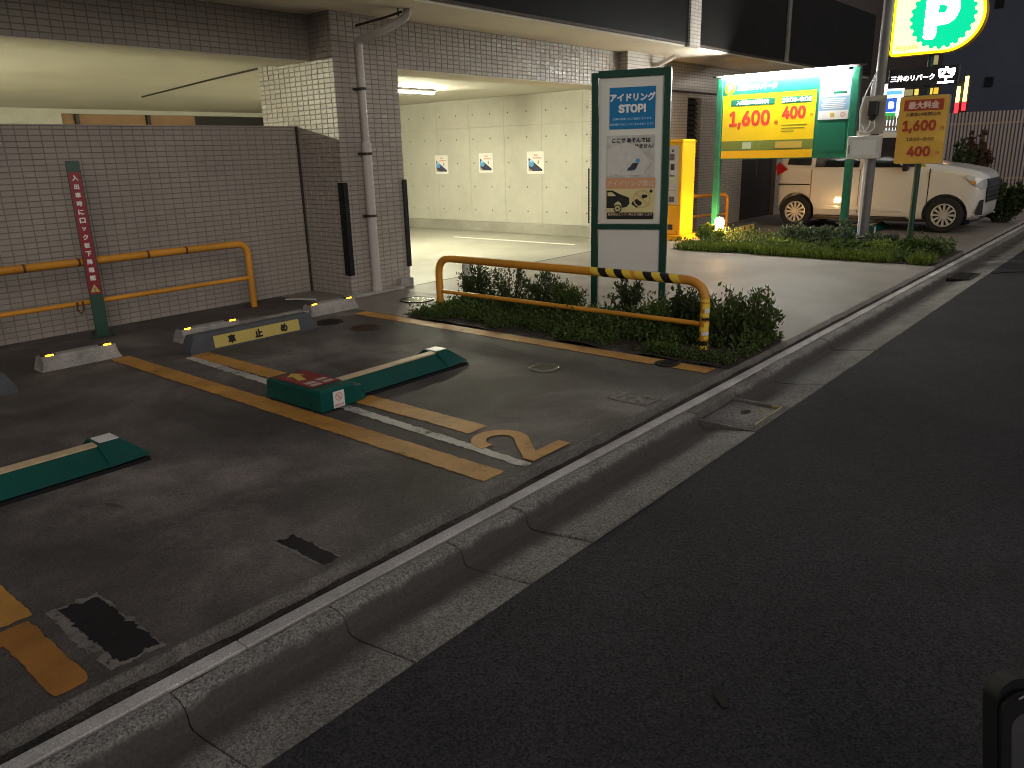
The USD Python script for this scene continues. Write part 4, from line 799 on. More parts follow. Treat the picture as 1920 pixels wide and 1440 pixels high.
pb.part('lower_field', on_x(rect(1.49, 0.118, 0, 0.004), 12.424, 5.17, 1.375), 'board_amber')
inf = pb.part('info_panel', on_x(rect(0.45, 0.62, 0, 0.004), 12.424, 4.16, 2.16), 'board_blue')
pb.part('white_field', on_x(rect(0.42, 0.15, 0.02, 0.002), 12.4195, 4.16, 2.37), 'board_white', parent=inf); pb.part('white_field', on_x(rect(0.42, 0.10, 0.015, 0.002), 12.4195, 4.16, 2.225), 'board_white', parent=inf); pb.part('white_field', on_x(rect(0.43, 0.125, 0.01, 0.002), 12.4195, 4.16, 1.915), 'board_white', parent=inf)
for i in range(6): pb.part('fine_print', on_x(rect(0.36 - 0.03 * (i % 3), 0.012, 0, 0.001), 12.4192, 4.17, 2.14 - i * 0.026), 'board_white', parent=inf)
pb.part('fine_print', on_x(rect(0.20, 0.035, 0, 0.001), 12.4165, 4.08, 2.225), 'board_green', parent=inf)
pb.part('card_mark', on_x(rect(0.06, 0.06, 0.01, 0.001), 12.4165, 4.17, 1.915), 'label_arrow', parent=inf); pb.part('card_mark', on_x(ext(Point(0, 0).buffer(0.036).difference(Point(0, 0).buffer(0.022)), 0.001), 12.4165, 4.02, 1.915), 'poster_pink', parent=inf)
pb.part('bay_map', on_x(rect(0.40, 0.40, 0, 0.003), 12.424, 4.16, 1.60), 'board_green')

# ------------------------------------------------------------------ payment machine and lamp bollard
pm = Thing('payment_machine', 'bright orange yellow parking payment machine beside the driveway', 'payment machine', (12.2, 6.6, 0))
pm.part('cabinet', rbx(11.96, 12.40, 6.36, 6.84, 0.09, 1.60, 0.015), 'machine_yellow'); pm.part('plinth', rbx(11.90, 12.48, 6.30, 6.90, -0.02, 0.09, 0.008), 'machine_yellow')
pm.part('roof', hull([(11.95, 6.35, 1.60), (12.42, 6.35, 1.60), (11.95, 6.86, 1.60), (12.42, 6.86, 1.60), (11.97, 6.37, 1.64), (12.34, 6.37, 1.64), (11.97, 6.84, 1.64), (12.34, 6.84, 1.64)]), 'machine_yellow')
fp = pm.part('front_panel', on_x(rect(0.38, 0.94, 0.01, 0.006), 11.961, 6.62, 1.07), 'machine_panel')
for (y, z, w, h, m) in ((6.58, 1.36, 0.14, 0.10, 'machine_dark'), (6.54, 1.46, 0.04, 0.04, 'machine_dark'), (6.54, 1.20, 0.07, 0.10, 'bracket'), (6.54, 1.02, 0.11, 0.13, 'board_pale'), (6.54, 1.06, 0.09, 0.02, 'board_green'), (6.56, 0.83, 0.20, 0.006, 'machine_dark'), (6.54, 0.68, 0.10, 0.09, 'machine_dark'), (6.72, 1.28, 0.12, 0.18, 'machine_dark')):
    pm.part('panel_device', on_x(rect(w, h, 0.0, 0.004), 11.9545, y, z), m, parent=fp)
pm.part('return_slot', on_x(rect(0.10, 0.09, 0.0, 0.003), 11.9595, 6.56, 0.22), 'bracket')
pm.part('door_seam', on_x(rect(0.44, 0.005, 0, 0.002), 11.9595, 6.60, 0.585), 'bracket')
lb = Thing('lamp_bollard', 'low bollard lamp with a glowing white orange head', 'lamp', (12.08, 5.72, 0))
lb.part('stem', cyl((12.08, 5.72, -0.05), (12.08, 5.72, 0.24), 0.05, 16), 'brown_board', smooth=40); lb.part('glowing_head', tri(man(trimesh.creation.capsule(height=0.08, radius=0.075, count=[16, 16])).translate([12.08, 5.72, 0.29])), 'lamp_glow', smooth=True)
lb.part('cap', cyl((12.08, 5.72, 0.43), (12.08, 5.72, 0.445), 0.06, 16), 'bracket')

# ------------------------------------------------------------------ pole sign
ps = Thing('parking_pole_sign', 'tall lit parking pole sign with a green and yellow P on top', 'parking sign', (12.45, 2.93, 0))
ps.part('post', cyl((12.47, 2.93, -0.05), (12.47, 2.93, 3.5), 0.040, 18), 'sign_green', smooth=40)
def dee(w, h, r): # flat left side, round right end
    p = union_all([sbox(0, 0, w - h / 2, h), Point(w - h / 2, h / 2).buffer(h / 2, quad_segs=24)])
    return p.buffer(-r).buffer(r)
PX = 12.33; yL, z0, PW, PH = 3.435, 2.635, 1.13, 0.90
d1 = dee(PW, PH, 0.05); d2 = affinity.translate(d1.buffer(-0.035), 0, 0)
hb = ps.part('sign_box', on_x(ext(d1, 0.16), PX + 0.17, yL, z0), 'board_amber')
ps.part('yellow_face', on_x(ext(d1.buffer(-0.004), 0.006), PX + 0.009, yL, z0), 'lit_yellow'); ps.part('cream_face', on_x(ext(d2, 0.003), PX + 0.0025, yL, z0), 'lit_cream')
cc = Point(PW - PH / 2 - 0.055, PH / 2 + 0.005); sc = union_all([cc.buffer(0.375, quad_segs=24)] + [Point(cc.x + 0.375 * math.cos(a), cc.y + 0.375 * math.sin(a)).buffer(0.032) for a in np.arange(24) * math.pi / 12])
ps.part('rear_face', on_x(ext(d1.buffer(-0.004), 0.006), PX + 0.1765, yL, z0), 'lit_yellow')
ps.part('green_disc', on_x(ext(sc, 0.002), PX - 0.0008, yL, z0), 'lit_green')
ps.part('letter', on_x(text('P', 0.56, 5, depth=0.002), PX - 0.003, yL - cc.x + 0.01, z0 + cc.y + 0.005), 'lit_white')
ps.part('lettering', on_x(text('Repark', 0.085, 1), PX - 0.001, yL - 0.22, z0 + 0.10), 'lit_orange'); ps.part('lettering', on_x(text('24', 0.10, 3), PX - 0.001, yL - 0.17, z0 + 0.77), 'lit_orange')
lp = ps.part('vacancy_panel', rbx(12.37, 12.43, 2.54, 3.42, 2.225, 2.475, 0.006), 'led_panel')
ps.part('lettering', on_x(text('三井のリパーク', 0.085, 3), 12.3695, 3.11, 2.345), 'led_white', parent=lp)
ps.part('vacancy_character', on_x(text('空', 0.215, 2), 12.3695, 2.69, 2.355), 'led_blue', parent=lp)
mp = ps.part('price_panel', on_x(rect(0.62, 0.90, 0.03, 0.03), 12.425, 2.93, 1.655), 'max_yellow')
ps.part('panel_edge', on_x(rect(0.63, 0.91, 0.03, 0.02), 12.448, 2.925, 1.655), 'meter_grey', parent=mp)
ps.part('red_heading', on_x(rect(0.50, 0.145, 0.012, 0.002), 12.3945, 2.93, 1.985), 'max_red', parent=mp)
MX = 12.3915
ps.part('lettering', on_x(text('最大料金', 0.10, 3), MX, 2.93, 1.985), 'max_pink', parent=mp)
ps.part('lettering', on_x(text('入庫後24時間以内', 0.05, 2, stretch=1.1), MX + 0.003, 2.93, 1.865), 'post_dark', parent=mp)
ps.part('price', on_x(text('1,600', 0.175, 4, stretch=0.9), MX + 0.003, 2.96, 1.70), 'max_red', parent=mp); ps.part('price', on_x(text('円', 0.045, 1), MX + 0.003, 2.665, 1.67), 'max_red', parent=mp)
ps.part('lettering', on_x(text('18:00~8:00', 0.045, 2, stretch=1.1), MX + 0.003, 2.93, 1.535), 'post_dark', parent=mp)
ps.part('price', on_x(text('400', 0.14, 4, stretch=0.95), MX + 0.003, 2.93, 1.37), 'max_red', parent=mp); ps.part('price', on_x(text('円', 0.04, 1), MX + 0.003, 2.69, 1.345), 'max_red', parent=mp)

# ------------------------------------------------------------------ service pole with meters
sp = Thing('service_pole', 'grey steel service pole carrying a meter, cables and a white box', 'utility pole', (12.2, 3.47, 0))
sp.part('pole', cat_([tube([(12.2, 3.50, -0.05), (12.2, 3.49, 1.6), (12.2, 3.47, 3.2), (12.2, 3.455, 4.6)], 0.066, 18)]), 'pole_grey', smooth=True)
sp.part('conduit', tube([(12.12, 3.545, 0.0), (12.12, 3.55, 1.28)], 0.020, 10), 'cable_white', smooth=True)
sp.part('meter_board', rbx(12.085, 12.13, 3.345, 3.665, 1.62, 2.13, 0.005), 'ply')
mt = sp.part('meter', cat_([rbx(12.00, 12.085, 3.42, 3.56, 1.86, 2.06, 0.015), cyl((12.02, 3.49, 1.83), (12.06, 3.49, 1.86), 0.045, 14)]), 'car_black')
sp.part('loose_cable', tube(bend([(12.06, 3.47, 1.84), (12.03, 3.44, 1.70), (12.03, 3.52, 1.635), (12.03, 3.64, 1.66), (12.04, 3.665, 1.95), (12.06, 3.60, 2.2), (12.10, 3.50, 2.45)], 0.04), 0.009, 8), 'cable_white', smooth=True)
sp.part('loose_cable', tube(bend([(12.06, 3.51, 1.84), (12.03, 3.52, 1.72), (12.03, 3.57, 1.65), (12.04, 3.62, 1.75)], 0.03), 0.008, 8), 'cable_white', smooth=True)
sp.part('cable_boot', tube([(12.10, 3.535, 2.12), (12.09, 3.535, 2.25), (12.105, 3.51, 2.38)], [0.026, 0.026, 0.010], 10), 'cable_white', smooth=True)
wb = sp.part('white_box', rbx(12.01, 12.13, 3.345, 3.79, 1.285, 1.60, 0.012), 'meter_grey')
sp.part('box_window', on_x(rect(0.32, 0.21, 0.02, 0.004), 12.010, 3.55, 1.44), 'meter_pane', parent=wb); sp.part('box_label', on_x(rect(0.02, 0.12, 0, 0.001), 12.0095, 3.755, 1.42), 'pole_grey', parent=wb)

# ------------------------------------------------------------------ the parked van
cv = Thing('parked_van', 'white compact van parked nose to the street behind the signs', 'car', (15.79, 4.1, 0)); CX, CY = 15.79, 2.20
ST = [(0.00, .36, .55, .80, .88, .52, .58, .50), (0.05, .25, .55, .87, .96, .68, .73, .64), (0.22, .20, .58, .95, 1.03, .79, .82, .74), (0.60, .19, .6, 1.01, 1.08, .83, .84, .77), (0.98, .19, .6, 1.06, 1.13, .84, .84, .79),
      (1.10, .19, .6, 1.08, 1.22, .84, .84, .77), (1.52, .19, .6, 1.10, 1.64, .84, .84, .69), (1.75, .19, .6, 1.11, 1.71, .84, .84, .685), (2.6, .19, .6, 1.12, 1.735, .84, .84, .68), (3.35, .19, .6, 1.13, 1.72, .84, .835, .67), (3.68, .22, .6, 1.13, 1.67, .81, .80, .64), (3.80, .34, .62, 1.10, 1.52, .72, .73, .58)]
def sect(s, zb, zm, zbelt, zt, w0, w1, w2):
    h = [(w0 * .55, zb), (w0 * .93, zb), (w0, zb + .07), (w1, zm), (w1, (zm + zbelt) / 2), (w1 - .012, zbelt), (w2, zt - .07), (w2 - .07, zt - .008), (w2 * .5, zt)]
    return [(x, s, z) for x, z in h] + [(-x, s, z) for x, z in h[::-1]]
def loft(stations, f):
    S = [f(*a) for a in stations]; m = len(S[0]); V = np.array([p for q in S for p in q]); F = []
    for i in range(len(S) - 1):
        for j in range(m): a, b = i * m + j, i * m + (j + 1) % m; F += [(a, b, b + m), (a, b + m, a + m)]
    for j in range(1, m - 1): F += [(0, j + 1, j), ((len(S) - 1) * m, (len(S) - 1) * m + j, (len(S) - 1) * m + j + 1)]
    M = trimesh.Trimesh(V, F); trimesh.repair.fix_normals(M); return M
body = trimesh.remesh.subdivide_loop(*[loft(ST, sect).vertices, loft(ST, sect).faces], iterations=2)
body = trimesh.Trimesh(*body); trimesh.repair.fix_normals(body)
FS = lambda s: np.interp(s, [-0.1, 0, .83, 1.10, 1.52, 1.75, 2.6, 4], [0.24, .29, .83, 1.34, 1.66, 1.85, 2.6, 4])
body.vertices[:, 1] = FS(body.vertices[:, 1])
bm = man(body)
for s in (0.83, 3.36):
    for sd in (-1, 1): bm = bm - man(cyl((sd * 0.50, s, 0.30), (sd * 1.0, s, 0.30), 0.345, 40))
def cw0(m): m = m.copy(); m.apply_translation([CX, CY, 0]); return m
def cw(m): m = m.copy(); m.vertices[:, 1] = FS(m.vertices[:, 1]); return cw0(m)
cv.part('body', cw0(tri(bm)), 'car_paint', smooth=32)
def side(s, z): # outer x of the cabin side at height z
    a = [np.interp(s, [q[0] for q in ST], [q[k] for q in ST]) for k in (3, 4, 6, 7)]
    t = np.clip((z - a[0]) / (a[1] - .07 - a[0]), 0, 1); return a[2] - .012 + (a[3] - a[2] + .012) * t
for sd in (-1, 1):
    for (q, nm) in (([(1.02, 1.09), (1.30, 1.09), (1.40, 1.40), (1.34, 1.40)], 'quarter_window'), ([(1.36, 1.085), (2.16, 1.09), (2.16, 1.58), (1.60, 1.58)], 'side_window'), ([(2.23, 1.09), (3.05, 1.10), (3.05, 1.59), (2.23, 1.59)], 'side_window'), ([(3.13, 1.13), (3.58, 1.15), (3.52, 1.57), (3.13, 1.58)], 'quarter_window')):
        cv.part(nm, cw(hull([(sd * (side(s, z) + e), s, z) for s, z in q for e in (0.008, -0.03)])), 'car_glass')
    for s in (0.98, 2.195, 3.10): cv.part('door_seam', cw(hull([(sd * (0.842 + e), s + k, z) for e in (0.001, -0.01) for k in (-0.004, 0.004) for z in (0.30, 1.06)])), 'car_black')
    for s in (2.02, 2.38): cv.part('door_handle', cw(rbx(sd * 0.842, sd * 0.868, s - 0.09, s + 0.09, 0.93, 0.965, 0.008)), 'car_paint')
    cv.part('slide_rail', cw(rbx(sd * 0.835, sd * 0.842, 3.12, 3.72, 0.78, 0.80, 0.002)), 'car_black')
    cv.part('sill', cw(rbx(sd * 0.78, sd * 0.843, 1.20, 3.0, 0.19, 0.25, 0.01)), 'car_black'); cv.part('crease', cw(hull([(sd * (0.840 + e), s, z) for e in (0.012, -0.01) for s, z in ((1.25, 0.34), (1.5, 0.40), (2.8, 0.42), (3.0, 0.36), (2.8, 0.40), (1.5, 0.38))])), 'car_paint')
    cv.part('door_mirror', cw(rbx(sd * 0.86, sd * 1.03, 1.22, 1.34, 1.02, 1.17, 0.03)), 'car_black')
    cv.part('tail_lamp', cw(hull([(sd * (0.80 + e), s, z) for e in (0.022, -0.05) for s, z in ((3.56, 1.06), (3.74, 1.19), (3.79, 1.10), (3.75, 0.96))])), 'tail_red')
    hl = cv.part('headlamp', cw(hull([(sd * x, s, z) for x, s, z in ((0.54, 0.00, 0.74), (0.56, 0.005, 0.86), (0.72, 0.045, 0.72), (0.74, 0.05, 0.885), (0.835, 0.20, 0.79), (0.825, 0.22, 0.92), (0.852, 0.42, 0.91), (0.845, 0.40, 0.96), (0.60, 0.25, 0.8), (0.6, 0.25, 0.9))])), 'lens')
    cv.part('indicator', cw(hull([(sd * x, s, z) for x, s, z in ((0.835, 0.18, 0.80), (0.850, 0.30, 0.83), (0.848, 0.30, 0.87), (0.84, 0.18, 0.85), (0.78, 0.25, 0.83))])), 'lens_amber', parent=hl)
    cv.part('fog_recess', cw(hull([(sd * x, s, z) for x, s, z in ((0.60, 0.012, 0.30), (0.735, 0.035, 0.30), (0.80, 0.12, 0.32), (0.62, 0.01, 0.55), (0.745, 0.05, 0.55), (0.6, 0.2, 0.4))])), 'car_black')
    cv.part('bumper_trim', cw(hull([(sd * x, s, z) for x, s, z in ((0.55, 0.0, 0.25), (0.76, 0.04, 0.25), (0.82, 0.20, 0.26), (0.55, 0.0, 0.285), (0.76, 0.04, 0.285), (0.82, 0.20, 0.285), (0.6, 0.15, 0.27))])), 'chrome')
cv.part('grille', cw(hull([(x, s, z) for x, s, z in ((-0.50, -0.03, 0.50), (0.50, -0.03, 0.50), (-0.56, -0.015, 0.88), (0.56, -0.015, 0.88), (-0.5, 0.1, 0.5), (0.5, 0.1, 0.88), (-.5, .1, .88), (.5, .1, .5), (0, -0.045, 0.7))])), 'car_black')
for i in range(5): cv.part('grille_bar', cw(rbx(-0.5, 0.5, -0.052, -0.03, 0.53 + i * 0.075, 0.545 + i * 0.075, 0.003)), 'chrome')
cv.part('windscreen', cw(hull([(x, s, z) for x, s, z in ((-0.72, 1.03, 1.15), (0.72, 1.03, 1.15), (-0.64, 1.50, 1.60), (0.64, 1.50, 1.60), (-0.70, 1.05, 1.13), (0.70, 1.05, 1.13), (-0.62, 1.53, 1.58), (0.62, 1.53, 1.58))])), 'car_glass')
def wheel(s, sd):
    ty = trimesh.creation.revolve(np.array([(0.18, -0.085), (0.265, -0.09), (0.288, -0.07), (0.295, 0.0), (0.288, 0.07), (0.265, 0.09), (0.18, 0.085), (0.18, -0.085)]), sections=48)
    T = trimesh.transformations.rotation_matrix(-sd * math.pi / 2 * -1, [0, 1, 0]); L = trimesh.transformations.translation_matrix([sd * 0.765, s, 0.295])
    w = cv.part('wheel', cw0(ty.copy().apply_transform(L @ T)), 'tyre', smooth=40)
    rim = trimesh.creation.revolve(np.array([(0.165, 0.02), (0.186, 0.07), (0.192, 0.086), (0.178, 0.088), (0.165, 0.05), (0.165, 0.02)]), sections=40)
    sp_ = [hull([(0.03, -0.016, 0.05), (0.03, 0.016, 0.05), (0.178, -0.022, 0.062), (0.178, 0.022, 0.062), (0.03, -0.013, 0.082), (0.03, 0.013, 0.082), (0.178, -0.017, 0.084), (0.178, 0.017, 0.084)]).apply_transform(trimesh.transformations.rotation_matrix(2 * math.pi * i / 12, [0, 0, 1])) for i in range(12)]
    cv.part('rim', cw0(cat_([rim, trimesh.creation.cylinder(radius=0.045, height=0.03, sections=20, transform=trimesh.transformations.translation_matrix([0, 0, 0.075]))] + sp_).apply_transform(L @ T)), 'rim_silver', parent=w)
    cv.part('brake_disc', cw0(trimesh.creation.cylinder(radius=0.175, height=0.02, sections=30, transform=trimesh.transformations.translation_matrix([0, 0, 0.02])).apply_transform(L @ T)), 'car_black', parent=w)
for s in (0.83, 3.36):
    for sd in (-1, 1): wheel(s, sd)
cv.part('underbody', cw0(bx(-0.70, 0.70, 0.45, 3.6, 0.16, 0.26)), 'car_black')

# ------------------------------------------------------------------ plants
def leaves(P, D, L, Wd, seed):
    """leaf-shaped folded quads at points P along directions D"""
    g = np.random.default_rng(seed); n = len(P); D = D / (np.linalg.norm(D, axis=1)[:, None] + 1e-9)
    up = g.normal(0, 1, (n, 3)); S = np.cross(D, up); S /= np.linalg.norm(S, axis=1)[:, None] + 1e-9; N = np.cross(S, D)
    L = L * g.uniform(0.7, 1.25, n)[:, None]; Wd = Wd * g.uniform(0.7, 1.2, n)[:, None]
    a = P; b = P + D * L * 0.5 + S * Wd + N * L * 0.10; c = P + D * L - N * L * 0.08; d = P + D * L * 0.5 - S * Wd + N * L * 0.10
    V = np.stack([a, b, c, d], 1).reshape(-1, 3); i = np.arange(n) * 4
    return trimesh.Trimesh(V, np.vstack([np.c_[i, i + 1, i + 2], np.c_[i, i + 2, i + 3]]), process=False)
def shrub(name, label, cat, loc, w, h, nb, nl, L, Wd, m, seed, group=None, lean=(0, 0), spike=1.0):
    g = np.random.default_rng(seed); t = Thing(name, label, cat, loc, group); base = np.array(loc, float); tubes, P, D = [], [], []
    for i in range(nb):
        a = g.uniform(0, 2 * math.pi); rr = w * math.sqrt(g.uniform(0.05, 1)); hh = h * g.uniform(0.55, 1.05) * (1 - 0.35 * (rr / w) ** 2)
        tip = base + [rr * math.cos(a) + lean[0] * hh, rr * math.sin(a) + lean[1] * hh, hh]; b0 = base + [0.25 * rr * math.cos(a), 0.25 * rr * math.sin(a), 0]
        mid = (b0 + tip) / 2 + [0, 0, 0.12 * h] + g.normal(0, 0.02, 3)
        q = np.linspace(0, 1, 7)[:, None]; C_ = (1 - q) ** 2 * b0 + 2 * q * (1 - q) * mid + q * q * tip
        tubes.append(tube(C_, np.linspace(0.007, 0.002, 7), 5))
        k = max(6, int(nl / nb)); u = g.beta(2.2, 1.1, k); u[: k // 4] = g.uniform(0.9, 1.0, k // 4)
        pts = np.stack([np.interp(u, q[:, 0], C_[:, j]) for j in range(3)], 1) + g.normal(0, 0.012 * spike, (k, 3))
        dr_ = np.tile((tip - mid) / np.linalg.norm(tip - mid), (k, 1)) * 0.7 + g.normal(0, 0.55, (k, 3)) + [0, 0, 0.25]
        P.append(pts); D.append(dr_)
    t.part('stems', cat_(tubes), 'stem'); t.part('foliage', leaves(np.vstack(P), np.vstack(D), L, Wd, seed), m); return t
G1 = 'shrubs in the near planter'
SH = [(5.72, 5.32, 0.15, 0.44, 'thin dark shrub beside the white topped bollard'), (5.70, 4.82, 0.24, 0.44, 'dense dark shrub behind the left half of the guard rail'), (5.78, 4.46, 0.16, 0.40, 'dark shrub just left of the notice stand'), (5.66, 4.14, 0.16, 0.36, 'loose light shrub before the left post of the notice stand'),
      (5.74, 3.54, 0.15, 0.42, 'spiky dark shrub between the posts of the notice stand'), (5.76, 2.95, 0.17, 0.38, 'dark shrub right of the notice stand'), (5.70, 2.62, 0.18, 0.42, 'leafy shrub behind the torn taped end of the rail'), (5.82, 2.38, 0.17, 0.38, 'shrub at the street corner of the near planter')]
for i, (x, y, w, h, lab) in enumerate(SH): shrub('shrub', lab, 'shrub', (x, y, 0.0), w, h * 1.14, 26, 1150, 0.036, 0.0080, 'leaf_dark' if i in (0, 1, 2, 4, 5) else 'leaf', 40 + i, G1, spike=1.6)
def near_post(c): return ~((np.abs(c[:, 0] - 5.34) < 0.2) & (c[:, 1] > 2.35) & (c[:, 1] < 2.86))
def cover_plants(x0, x1, y0, y1, n, L, Wd, h, seed, keep=None):
    g = np.random.default_rng(seed); c = np.stack([g.uniform(x0, x1, n), g.uniform(y0, y1, n), np.zeros(n)], 1)
    den = meshkit.fbm(c * [2.2, 2.2, 1], 3, seed); c = c[den > 0.40]
    if keep is not None: c = c[keep(c)]
    k = 5; P = np.repeat(c, k, 0) + g.normal(0, 0.02, (len(c) * k, 3)) * [1, 1, 0]; P[:, 2] = np.abs(g.normal(0, h, len(P))) * (0.5 + np.repeat(den[den > 0.40][: len(c)] if keep is None else np.full(len(c), 0.6), k))
    D = g.normal(0, 0.7, P.shape) + [0, 0, 0.55]; return leaves(P, D, L, Wd, seed)
solo('ground_cover', cat_([cover_plants(5.05, 6.02, 2.28, 5.55, 8500, 0.034, 0.009, 0.035, 5, near_post), cover_plants(5.30, 6.02, 2.26, 5.5, 1500, 0.05, 0.012, 0.065, 12, near_post), cover_plants(5.45, 6.03, 2.24, 3.4, 1300, 0.05, 0.014, 0.10, 15, near_post)]), 'leaf', 'low green weeds filling the near planter', 'ground cover', kind='stuff')
solo('ground_cover', cat_([cover_plants(10.87, 12.5, 2.30, 5.9, 3000, 0.05, 0.014, 0.07, 6)]), 'leaf', 'low green plants filling the far planter', 'ground cover', kind='stuff')
def grass(x0, x1, y0, y1, n, h, seed):
    g = np.random.default_rng(seed); P = np.stack([g.uniform(x0, x1, n), g.uniform(y0, y1, n), np.zeros(n)], 1); P = P[meshkit.fbm(P * [3, 3, 1], 3, seed) > 0.36]
    D = g.normal(0, 0.35, P.shape) + [0, 0, 1]; return leaves(P, D, h, 0.004, seed)
solo('grass', grass(10.82, 11.22, 2.30, 5.75, 15000, 0.12, 8), 'leaf_lime', 'bright green grass fringe along the driveway edge of the far planter', 'grass', kind='stuff')
G2 = 'shrubs in the far planter'
for i, (x, y, w, h, nl, m, lab) in enumerate([(11.75, 5.72, 0.22, 0.30, 1300, 'leaf_lime', 'yellow green bush glowing beside the bollard lamp'), (11.95, 4.35, 0.30, 0.36, 1100, 'leaf_grey', 'grey green shrub left of the right board post'), (11.85, 3.75, 0.30, 0.40, 1300, 'leaf_grey', 'grey green shrub between board post and service pole'), (11.95, 3.20, 0.28, 0.27, 900, 'leaf_grey', 'low grey green shrub between service pole and pole sign'), (11.70, 2.62, 0.30, 0.22, 1300, 'leaf', 'round leafy plant at the street end of the far planter'), (11.45, 3.55, 0.30, 0.20, 1200, 'leaf', 'light green low plant in front of the service pole'), (11.45, 4.4, 0.3, 0.16, 1000, 'leaf_lime', 'lime green low plant by the grass fringe'), (11.55, 3.0, 0.3, 0.18, 1000, 'leaf_lime', 'lime green low plant before the pole sign')]):
    shrub('shrub', lab, 'shrub', (x, y, 0.0), w, h, 40, nl, 0.060, 0.018, m, 70 + i, G2)
shrub('hedge_bush', 'dark green hedge bush at the right edge in front of the van', 'shrub', (17.4, 2.55, -0.02), 0.50, 0.78, 90, 4200, 0.07, 0.024, 'leaf_dark', 90)
shrub('hedge_bush', 'dark bush behind the bonnet of the van', 'shrub', (19.6, 3.75, 0), 0.30, 1.50, 60, 2600, 0.09, 0.03, 'leaf_dark', 91)
shrub('withered_plant', 'withered brown climber against the slatted fence', 'plant', (23.6, 4.2, 0), 0.35, 1.7, 26, 700, 0.16, 0.05, 'leaf_dead', 92)

# ------------------------------------------------------------------ slatted fence, far signs and buildings
fe = Thing('slatted_fence', 'tall beige fence of vertical slats behind the van', 'fence', (24.6, 4.2, 0))
for i in range(58): fe.part('slat', bx(24.60, 24.63, 1.9 + i * 0.085, 1.945 + i * 0.085, 0.22 + 0.0 * i, 2.22), 'fence_beige')
for z in (0.5, 1.9): fe.part('rail', bx(24.632, 24.67, 1.9, 6.85, z, z + 0.05), 'fence_beige')
fe.part('footing', bx(24.55, 24.75, 1.8, 9.0, -0.05, 0.20), 'stop_concrete')
fb = Thing('dark_building', 'dark unlit building in the distance above the fence', 'building', (40, 9, 0))
fb.part('wall', bx(40, 50, -2.0, 8.9, -0.3, 13), 'night_wall'); fb.part('brown_wing', bx(44, 52, 8.95, 26.0, -0.3, 15.5), 'night_wall_brown')
for (y, z) in ((7.03, 3.85), (4.5, 3.85), (7.03, 6.9), (4.5, 6.9)): w = fb.part('window', bx(39.97, 40.02, y - 0.16, y + 0.16, z - 0.2, z + 0.2), 'window_dark')
lw2 = Thing('lit_sign', 'small yellow lit windows behind the pole sign', 'light', (34, 8, 0))
lw2.part('frame_post', bx(34.1, 34.2, 7.86, 7.94, -0.3, 4.6), 'dark_metal')
for (a, b, c, d, m) in ((7.75, 8.0, 4.24, 4.55, 'window_dim'), (7.82, 8.06, 3.2, 3.42, 'window_lit'), (7.62, 7.76, 3.2, 3.42, 'lit_orange'), (8.3, 8.42, 3.2, 3.42, 'window_lit'), (8.5, 8.8, 3.2, 3.42, 'window_dim')): lw2.part('lit_pane', bx(34.0, 34.1, a, b, c, d), m)
lw2.part('cross_frame', cat_([bx(34.12, 34.18, 7.6, 8.85, 3.12, 3.19), bx(34.12, 34.18, 7.7, 8.05, 4.16, 4.23)]), 'dark_metal')
sh = Thing('shop_sign', 'white, blue and green lit shop sign seen between the poles', 'shop sign', (30, 8.1, 0))
sh.part('white_panel', bx(30.0, 30.1, 7.78, 8.48, 1.9, 3.42), 'shop_white'); sh.part('sky_band', bx(29.985, 30.0, 7.80, 8.30, 3.06, 3.18), 'shop_sky'); bb_ = sh.part('blue_square', bx(29.985, 30.0, 7.95, 8.30, 2.50, 2.95), 'shop_blue'); sh.part('letter', on_x(text('B', 0.24, 6, depth=0.01), 29.984, 8.11, 2.72), 'shop_white', parent=bb_)
sh.part('green_band', bx(29.985, 30.0, 7.95, 8.35, 2.24, 2.48), 'shop_green'); sh.part('leg', bx(30.12, 30.2, 8.05, 8.2, -0.3, 1.9), 'dark_metal'); sh.part('base_rail', bx(29.9, 29.95, 7.7, 8.5, 1.80, 1.88), 'cable_white')
for i in range(8): sh.part('picket', bx(29.9, 29.94, 7.72 + i * 0.1, 7.76 + i * 0.1, 1.88, 2.3), 'brown_board')
ne = Thing('neon_sign', 'two upright neon tubes fading from yellow to red', 'neon sign', (32, 6.4, 0))
for (y, z0_, z1_, zr) in ((6.52, 2.42, 3.30, 2.78), (6.30, 2.50, 3.62, 2.80)):
    ne.part('yellow_tube', bx(32.0, 32.08, y - 0.05, y + 0.05, zr, z1_), 'neon_yellow'); ne.part('red_tube', bx(32.0, 32.08, y - 0.06, y + 0.06, z0_, zr), 'neon_red')
ne.part('backing', bx(32.085, 32.15, 6.2, 6.62, 2.4, 3.5), 'dark_metal'); ne.part('pole', bx(32.1, 32.15, 6.38, 6.44, -0.3, 2.4), 'dark_metal')

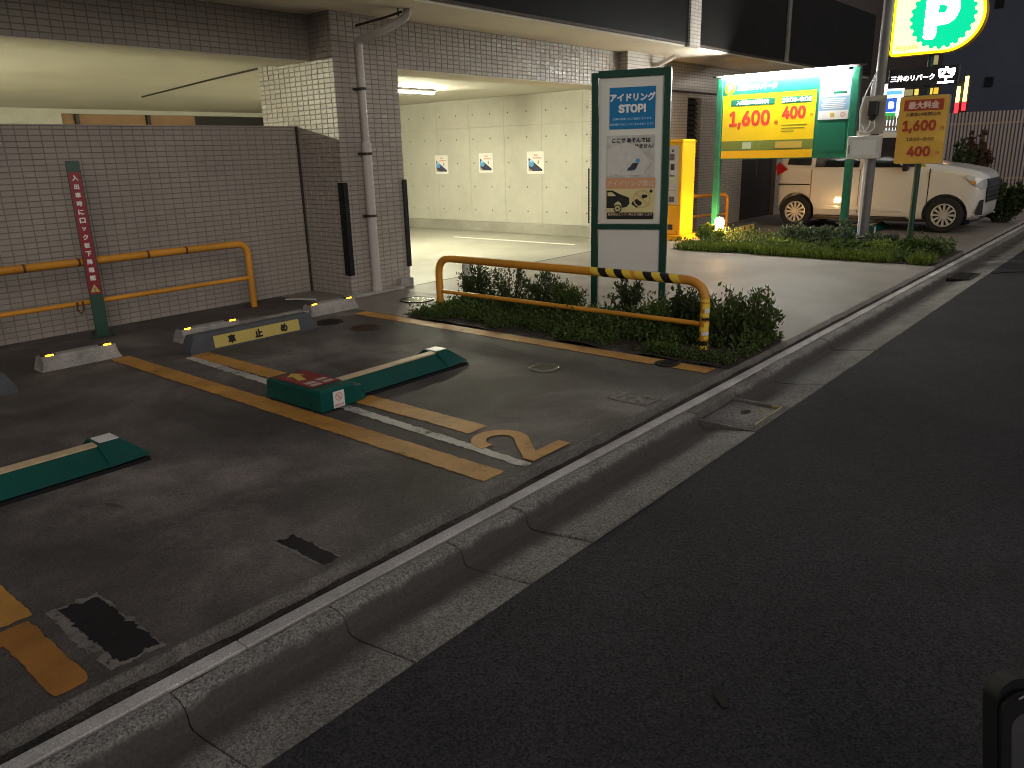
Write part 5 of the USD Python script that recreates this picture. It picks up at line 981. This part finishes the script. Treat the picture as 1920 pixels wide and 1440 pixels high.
t = Thing('litter_stick', 'thin pale stick lying on the ground by the end of the wall rail', 'stick', (4.97, 7.27, 0)); t.part('stick', tube([(4.88, 7.40, 0.010), (4.97, 7.27, 0.012), (5.07, 7.10, 0.010)], 0.006, 7), 'panel_white')
t = Thing('twig', 'short dark twig on the asphalt near the left lock flap', 'twig', (1.29, 3.5, 0)); t.part('twig', tube([(1.275, 3.545, 0.006), (1.29, 3.50, 0.009), (1.312, 3.445, 0.006)], [0.003, 0.004, 0.002], 6), 'stem')
solo('dark_road_strip', sheet(jag(Polygon([(10.98, 1.640), (11.10, 1.640), (12.35, 0.6), (12.22, 0.6)]), 0.06, 0.006, 3), -0.0635, 0.002), 'window_dark', 'dark strip crossing the street', kind='structure')  # flat dark strip slanting over the asphalt
solo('road_stain', sheet(jag(affinity.rotate(affinity.scale(Point(1.86, 0.80).buffer(0.02), 2.2, 0.8), 45), 0.004, 0.003, 4), -0.0635, 0.002), 'road_stain', 'small brown stain on the street', kind='structure')
# ------------------------------------------------------------------ suitcase at the lower right corner
sc_ = Thing('suitcase', 'black rounded suitcase top with a grey panel and strap at the lower right', 'suitcase', (1.45, 0.0, -0.07))
SR, SU, SN = np.array(RGT), np.array(UPV), np.array(BCK)
SO = np.array([1.6200, 0.1419, 0.47]) - SU * 0.60 + SR * 0.028
def scp(mesh, u, z, d): return place(mesh, SO + SR * u + SN * d + SU * z, SR, SU)
sc_.part('shell', scp(ext(sbox(0.055, 0.05, 0.27, 0.535).buffer(0.050, quad_segs=8), 0.05), -0.005, 0.0, -0.06), 'case_black', smooth=30)
sc_.part('rim', scp(ext(sbox(0.055, 0.05, 0.27, 0.515).buffer(0.050, quad_segs=8).difference(sbox(0.06, 0.05, 0.27, 0.485).buffer(0.036, quad_segs=8)), 0.012), -0.003, 0.0, -0.010), 'case_black', smooth=30)
sc_.part('front_panel', scp(ext(sbox(0.06, 0.05, 0.265, 0.485).buffer(0.035, quad_segs=8), 0.010), -0.003, 0.0, -0.010), 'case_grey', smooth=30)
sc_.part('chrome_line', scp(ext(LineString([(0.035, 0.538), (0.055, 0.548), (0.075, 0.546), (0.09, 0.535), (0.105, 0.52)]).buffer(0.0022), 0.003), 0.0, 0.012, 0.002), 'chrome')  # thin chrome line bent along the top of the shell
sc_.part('strap', scp(ext(sbox(0.0, 0.0, 0.006, 0.26).buffer(0.0035), 0.006), 0.010, 0.12, 0.003), 'strap_grey')
for k in (0.05, 0.25): sc_.part('caster', scp(trimesh.creation.cylinder(radius=0.02, height=0.03), k, -0.015, -0.06), 'case_black')
